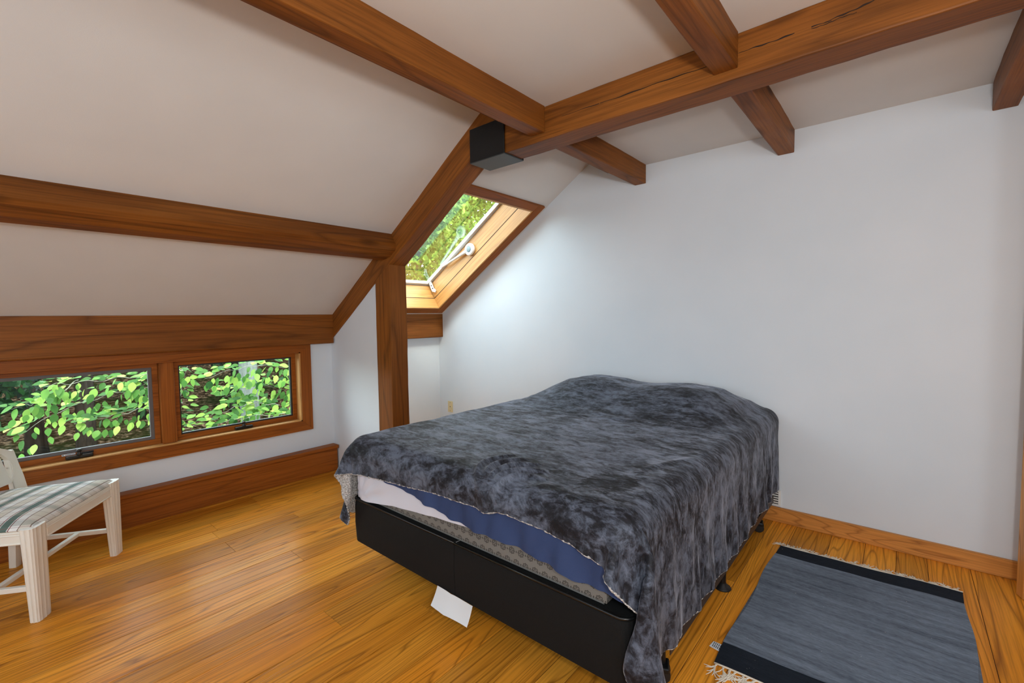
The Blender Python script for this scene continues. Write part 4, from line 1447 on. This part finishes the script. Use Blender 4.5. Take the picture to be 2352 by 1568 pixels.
# ================================================================== OUTSIDE
def leafmat(name, c1, c2, c3, transl=.45):
    t = NT(name)
    oi = t.n('ShaderNodeObjectInfo')
    geo = t.n('ShaderNodeNewGeometry')
    rnd = t.math('FRACT', t.math('ADD', oi.outputs['Random'], geo.outputs['Random Per Island']))
    col = t.ramp(rnd, [(0.0, c1), (.55, c2), (1.0, c3)])
    d = t.n('ShaderNodeBsdfPrincipled', Roughness=.45)
    d.inputs['Specular IOR Level'].default_value = .12
    tr = t.n('ShaderNodeBsdfTranslucent')
    mx = t.n('ShaderNodeMixShader', Fac=transl)
    t.l(col, d.inputs['Base Color']); t.l(col, tr.inputs['Color'])
    t.l(d.outputs[0], mx.inputs[1]); t.l(tr.outputs[0], mx.inputs[2]); t.l(mx.outputs[0], t.out.inputs['Surface'])
    return t.m
M['leaf'] = leafmat('beech_leaf', lin(34, 68, 30), lin(78, 118, 52), lin(146, 172, 82))
M['leaf_far'] = leafmat('far_leaf', lin(50, 84, 34), lin(92, 128, 50), lin(146, 176, 80), .5)
M['leaf_dark'] = leafmat('dark_needles', lin(9, 24, 14), lin(16, 40, 22), lin(34, 66, 34), .3)
def bark(name, c1, c2):
    t = NT(name)
    co = t.coord('Object')
    n = t.noise(t.mapping(co, (7, 7, 1.6)), 1.0, 5, .7)
    t.bsdf(t.ramp(n, [(.3, c1), (.7, c2)]), .9, t.bump(n, .8, .03), **{'Specular IOR Level': 0.0})
    return t.m
M['bark_dark'] = bark('dark_bark', (.0030, .0026, .0022, 1), (.020, .017, .014, 1))
M['bark_grey'] = bark('grey_beech_bark', lin(46, 50, 48), lin(84, 90, 86))
M['twig'] = plain('pale_twig', lin(104, 104, 92), .8)
def litter():
    t = NT('leaf_litter')
    co = t.coord('Object')
    v = t.n('ShaderNodeTexVoronoi', Scale=9.0); t.l(t.mapping(co, (1, 1.0, .2)), v.inputs['Vector'])
    n = t.noise(co, .5, 4, .6); f = t.noise(co, 7, 6, .75)
    col = t.ramp(f, [(.3, (.0010, .0007, .0004, 1)), (.45, (.0050, .0032, .0019, 1)), (.53, (.020, .0125, .0075, 1)), (.61, (.085, .058, .037, 1))])
    col = t.mix(t.ramp(n, [(.48, 0.0), (.62, .75)]), col, (.0042, .0070, .0020, 1))
    t.bsdf(col, .95, t.bump(v.outputs['Distance'], .8, .05), **{'Specular IOR Level': 0.0})
    return t.m
M['litter'] = litter()
def moss():
    t = NT('mossy_rock')
    co = t.coord('Object')
    n = t.noise(co, 4, 5, .65); f = t.noise(co, 30, 3, .7)
    t.bsdf(t.mix(t.ramp(n, [(.35, 0.0), (.6, 1.0)]), lin(54, 56, 50), t.mix(f, lin(36, 50, 20), lin(66, 82, 36))), .95, t.bump(f, .7, .03), **{'Specular IOR Level': 0.0})
    return t.m
M['moss'] = moss()

def ground_z(x, y):
    d = -x - 6
    return -3.3 + .135 * d + .25 * math.sin(x * .35 + y * .2) + .18 * math.sin(y * .5 - x * .11)
xsg = [-4.6 - 1.1 * i for i in range(60)]
ysg = [-34 + 1.4 * j for j in range(70)]
v_ = [(x, y, ground_z(x, y)) for x in xsg for y in ysg]
f_ = [(i * 70 + j, (i + 1) * 70 + j, (i + 1) * 70 + j + 1, i * 70 + j + 1) for i in range(59) for j in range(69)]
put('forest_ground', mesh_py('forest_ground', v_, f_, True), M['litter'], label='brown leaf litter on the wooded slope outside', cat='ground', kind='stuff')

# --- trees
def trunk_mesh(name, h, r0, r1, seed, lean=0.03, n=12):
    rr = random.Random(seed)
    bm = bmesh.new()
    pts, rad = [], []
    k_ = 14
    ph = rr.uniform(0, 6)
    for i in range(k_ + 1):
        f = i / k_
        pts.append((lean * h * f + .05 * math.sin(f * 5 + ph), .05 * math.cos(f * 4 + ph), f * h))
        rad.append((r0 + (r1 - r0) * f) * (1.0 + .55 * math.exp(-f * h / .45)))
    add_tube(bm, pts, rad, n)
    return bm_mesh(name, bm, True)

def foliage_mesh(name, blobs, count, size, seed, droop=.3):
    """many leaf blades scattered through the crown"""
    rg_ = np.random.default_rng(seed)
    w = np.array([b[3] * b[4] * b[5] for b in blobs]); w = w / w.sum()
    which = rg_.choice(len(blobs), count, p=w)
    B = np.array(blobs)[which]
    d = rg_.standard_normal((count, 3)); d /= np.linalg.norm(d, axis=1, keepdims=True)
    rad = rg_.uniform(.35, 1.0, (count, 1)) ** .6
    c = B[:, :3] + d * rad * B[:, 3:6]
    # blade frame
    a = rg_.standard_normal((count, 3)); a[:, 2] -= droop; a /= np.linalg.norm(a, axis=1, keepdims=True)
    b = np.cross(a, rg_.standard_normal((count, 3))); b /= np.maximum(np.linalg.norm(b, axis=1, keepdims=True), 1e-6)
    s = size * rg_.uniform(.6, 1.3, (count, 1))
    nrm = np.cross(a, b)
    V = np.stack([c - a * s * .5, c + b * s * .3 + nrm * s * .06, c + a * s * .5, c - b * s * .3 + nrm * s * .06], 1).reshape(-1, 3)
    me = bpy.data.meshes.new(name)
    me.vertices.add(len(V)); me.vertices.foreach_set('co', V.reshape(-1).astype(np.float32))
    me.loops.add(count * 4); me.loops.foreach_set('vertex_index', np.arange(count * 4, dtype=np.int32))
    me.polygons.add(count)
    me.polygons.foreach_set('loop_start', (np.arange(count) * 4).astype(np.int32))
    me.polygons.foreach_set('loop_total', np.full(count, 4, np.int32))
    me.update(calc_edges=True)
    return me

def tree(name, label, x, y, h, r0, bark_, crown=None, group=None, seed=1, leaf='leaf_far', count=5000, size=.22):
    z = ground_z(x, y) - .1
    t = empty(name, (x, y, z), label=label, cat='tree', group=group)
    put('trunk', trunk_mesh('trunk', h, r0, r0 * .45, seed), M[bark_], t)
    if crown:
        o = put('foliage', foliage_mesh('foliage', crown, count, size, seed), M[leaf], t)
        o['kind'] = 'stuff'
    return t
GT = 'trees seen through the casement windows'
# positions found along sight lines through the windows
tree('grey_tree', 'thick smooth grey trunk seen through the right casement', -8.6, 3.05, 12, .17, 'bark_grey', group=GT, seed=3)
tree('dark_tree', 'dark straight trunk at the right end of the right casement', -11.5, 5.62, 14, .20, 'bark_dark', group=GT, seed=4)
tree('dark_tree', 'dark trunk standing in the middle of the left casement', -12.6, 1.42, 14, .16, 'bark_dark', group=GT, seed=5)
tree('dark_tree', 'slim dark trunk right of the middle in the left casement', -15.5, 3.25, 14, .12, 'bark_dark', group=GT, seed=6)
tree('dark_tree', 'thin far trunk near the mullion in the left casement', -17.5, 3.2, 14, .09, 'bark_dark', group=GT, seed=7)
tree('dark_tree', 'dark trunk behind the leaf sprays at left of the left casement', -15.0, .80, 14, .14, 'bark_dark', group=GT, seed=8)
tree('dark_tree', 'far dark trunk high up in the right casement', -20.0, 7.1, 15, .20, 'bark_dark', group=GT, seed=9)
# evergreen boughs at the left
for q, (x, y, lab) in enumerate([(-12.0, -.55, 'dark evergreen with drooping boughs at the far left of the left casement'), (-21, 2.3, 'dark evergreen far behind the left casement'),
                                 (-24, 8.6, 'dark evergreen far behind the right casement'), (-26, 5.2, 'dark evergreen beside the far trunks up the slope'), (-17.0, 5.6, 'dark evergreen behind the grey trunk in the right casement'), (-18.5, .2, 'dark evergreen behind the left leaf sprays')]):
    tree('evergreen_tree', lab, x, y, 9, .12, 'bark_dark', [(0, 0, 2.8, 1.5, 1.5, 1.3), (.3, .2, 4.6, 1.2, 1.2, 1.4), (0, -.3, 6.4, .9, .9, 1.4)], GT, 20 + q, 'leaf_dark', 5200, .19)
# leafy crowns beyond the skylight
GS = 'leafy trees seen through the skylight'
crown = [(0, 0, 6.2, 2.6, 2.6, 2.4), (1.2, -.8, 8.6, 2.2, 2.2, 2.2), (-1.2, 1.0, 9.4, 2.2, 2.0, 2.0), (.3, .3, 4.2, 1.9, 1.9, 1.5)]
for q, (x, y, sc, lab) in enumerate([(-13.5, 10.5, 1.0, 'leafy tree nearest the skylight, low in its pane'), (-17.5, 17.0, 1.25, 'tall leafy tree in the upper right of the skylight'),
                                     (-21, 16.0, 1.5, 'broad leafy tree behind the skylight winder'), (-20.5, 12.5, 1.25, 'leafy tree at the left edge of the skylight pane'),
                                     (-26, 21.5, 1.8, 'tallest leafy tree far behind the skylight')]):
    tree('leafy_tree', lab, x, y, 9 * sc, .16, 'bark_grey', [tuple(sc * a for a in b) for b in crown], GS, 50 + q, 'leaf_far', 15000, .19 * sc)
# mossy rocks
def rock(x, y, r, seed, label):
    rr = random.Random(seed)
    bm = bmesh.new()
    bmesh.ops.create_icosphere(bm, subdivisions=3, radius=1)
    ph = [rr.uniform(0, 6) for _ in range(6)]
    for v in bm.verts:
        c_ = v.co
        k_ = 1 + .14 * math.sin(c_.x * 3 + ph[0]) + .12 * math.sin(c_.y * 4 + ph[1]) + .1 * math.sin(c_.z * 5 + ph[2])
        v.co = Vector((c_.x * r * k_, c_.y * r * 1.3 * k_, c_.z * r * .62 * k_))
    o = put('mossy_rock', bm_mesh('mossy_rock', bm, True), M['moss'], label=label, cat='rock', group='mossy rocks on the forest slope')
    o.location = (x, y, ground_z(x, y) + r * .22)
rock(-12.2, 2.35, .42, 1, 'mossy rock right of the trunk in the left casement')
rock(-11.4, 1.78, .30, 2, 'small mossy rock beside the foot of the trunk')
rock(-10.6, .72, .48, 3, 'large mossy rock low in the left casement near the crank')
rock(-10.3, .12, .34, 4, 'mossy rock at the lower left behind the chair')

# --- beech sprays close to the windows, every leaf a piece of its own
leaf_meshes = []
for k_ in range(3):
    bm = bmesh.new()
    n = 7
    mid, L_, R2 = [], [], []
    for i in range(n + 1):
        f = i / n
        wv = math.sin(math.pi * f ** .85) ** .85 * .31 * (1 - .15 * f)
        zz = -.10 * f * f * (1 + .5 * k_) + .02
        mid.append(bm.verts.new((f, 0, zz)))
        L_.append(bm.verts.new((f - .02, wv, zz + wv * (.25 - .12 * k_)))); R2.append(bm.verts.new((f - .02, -wv, zz + wv * (.25 - .12 * k_))))
    for i in range(n):
        bm.faces.new((mid[i], mid[i + 1], L_[i + 1], L_[i])); bm.faces.new((mid[i + 1], mid[i], R2[i], R2[i + 1]))
    bmesh.ops.remove_doubles(bm, verts=bm.verts, dist=1e-5)
    leaf_meshes.append(bm_mesh('leaf', bm, True))
def pix(px, py, X):
    d = rgt * ((px - 1176) / F_PX) - upv * ((py - 784) / F_PX) + fwd
    return Vector((0, 0, CAM_H)) + d * (X / d.x)
def spray(label, pts, X, nleaf, size, spread, seed):
    """a beech branch whose stem runs through the given sight points at distance X"""
    rr = random.Random(seed)
    P = [pix(a, b, X + rr.uniform(-.12, .12)) for a, b in pts]
    root = empty('beech_branch', P[0], label=label, cat='branch', group='beech branches outside the casement windows')
    # resample
    cum = [0]
    for a, b in zip(P[:-1], P[1:]): cum.append(cum[-1] + (b - a).length)
    def at(s):
        s *= cum[-1]
        for i in range(len(P) - 1):
            if s <= cum[i + 1] + 1e-9:
                return P[i].lerp(P[i + 1], (s - cum[i]) / max(1e-6, cum[i + 1] - cum[i]))
        return P[-1]
    stem = [at(i / 24) - P[0] + Vector((0, 0, .012 * math.sin(i * 1.3))) for i in range(25)]
    bm = bmesh.new(); add_tube(bm, stem, [.0042 - .0028 * i / 24 for i in range(25)], 6)
    put('stem', bm_mesh('stem', bm, True), M['twig'], root)
    for k_ in range(nleaf):
        s = (k_ + rr.random()) / nleaf
        base = at(min(1, s)) - P[0]
        dirv = (at(min(1, s + .03)) - at(max(0, s - .03))).normalized()
        side = 1 if k_ % 2 else -1
        # twiglet reach
        reach = rr.uniform(.0, spread)
        sv = Vector((rr.uniform(-1, 1), 0, 0)) + dirv.cross(Vector((1, 0, 0))).normalized() * side
        base = base + sv.normalized() * reach + Vector((0, 0, -.25 * reach))
        o = put('leaf', leaf_meshes[rr.randrange(3)], M['leaf'], root)
        ax = (dirv * .6 + sv.normalized() * .8 + Vector((rr.uniform(-.3, .3), rr.uniform(-.3, .3), -.55 + rr.uniform(-.3, .2)))).normalized()
        nz = (Vector((.55, -.1, .9)) + Vector((rr.uniform(-.5, .5), rr.uniform(-.5, .5), rr.uniform(-.3, .3)))).normalized()
        by = nz.cross(ax).normalized(); nz = ax.cross(by)
        sc = size * rr.uniform(.7, 1.2)
        mm = Matrix((ax * sc, by * sc * rr.uniform(.85, 1.15), nz * sc)).transposed().to_4x4(); mm.translation = base
        o.matrix_basis = mm
SP = [
    ('upper beech spray with broad leaves across the left casement', [(420, 850), (330, 862), (240, 872), (160, 880), (95, 885)], -5.05, 74, .08, .11),
    ('beech spray curving down to the left end of the left casement', [(180, 872), (140, 900), (100, 922), (60, 930), (15, 938)], -5.15, 46, .078, .08),
    ('beech spray hanging behind the middle of the left casement', [(430, 880), (340, 892), (250, 905), (190, 925), (120, 950), (70, 985), (25, 1005)], -5.4, 110, .08, .13),
    ('yellow green beech spray low in the left casement near the mullion', [(420, 925), (340, 935), (280, 950), (230, 960), (170, 972)], -4.95, 96, .074, .09),
    ('beech spray in the upper corner of the left casement by the mullion', [(430, 845), (370, 865), (320, 885), (300, 900)], -5.3, 60, .078, .12),
    ('dense beech spray across the top of the right casement', [(740, 845), (660, 842), (590, 838), (530, 850), (470, 868)], -5.1, 130, .088, .17),
    ('dense beech spray in the middle of the right casement', [(740, 885), (670, 890), (610, 885), (560, 892), (510, 912)], -5.3, 170, .088, .20),
    ('beech spray along the bottom of the right casement', [(740, 945), (660, 950), (580, 955), (520, 968), (450, 975), (415, 985)], -5.0, 150, .088, .15),
    ('beech spray low in front of the grey trunk in the right casement', [(640, 930), (590, 925), (540, 935), (500, 950), (470, 955)], -5.15, 60, .088, .14),
    ('short beech twig at the left end of the right casement', [(380, 985), (410, 960), (412, 920), (420, 880), (430, 840)], -5.2, 46, .086, .09),
]
for q, (lab, pts, X, nl, sz, sp) in enumerate(SP):
    spray(lab, pts, X, nl, sz, sp, 70 + q)
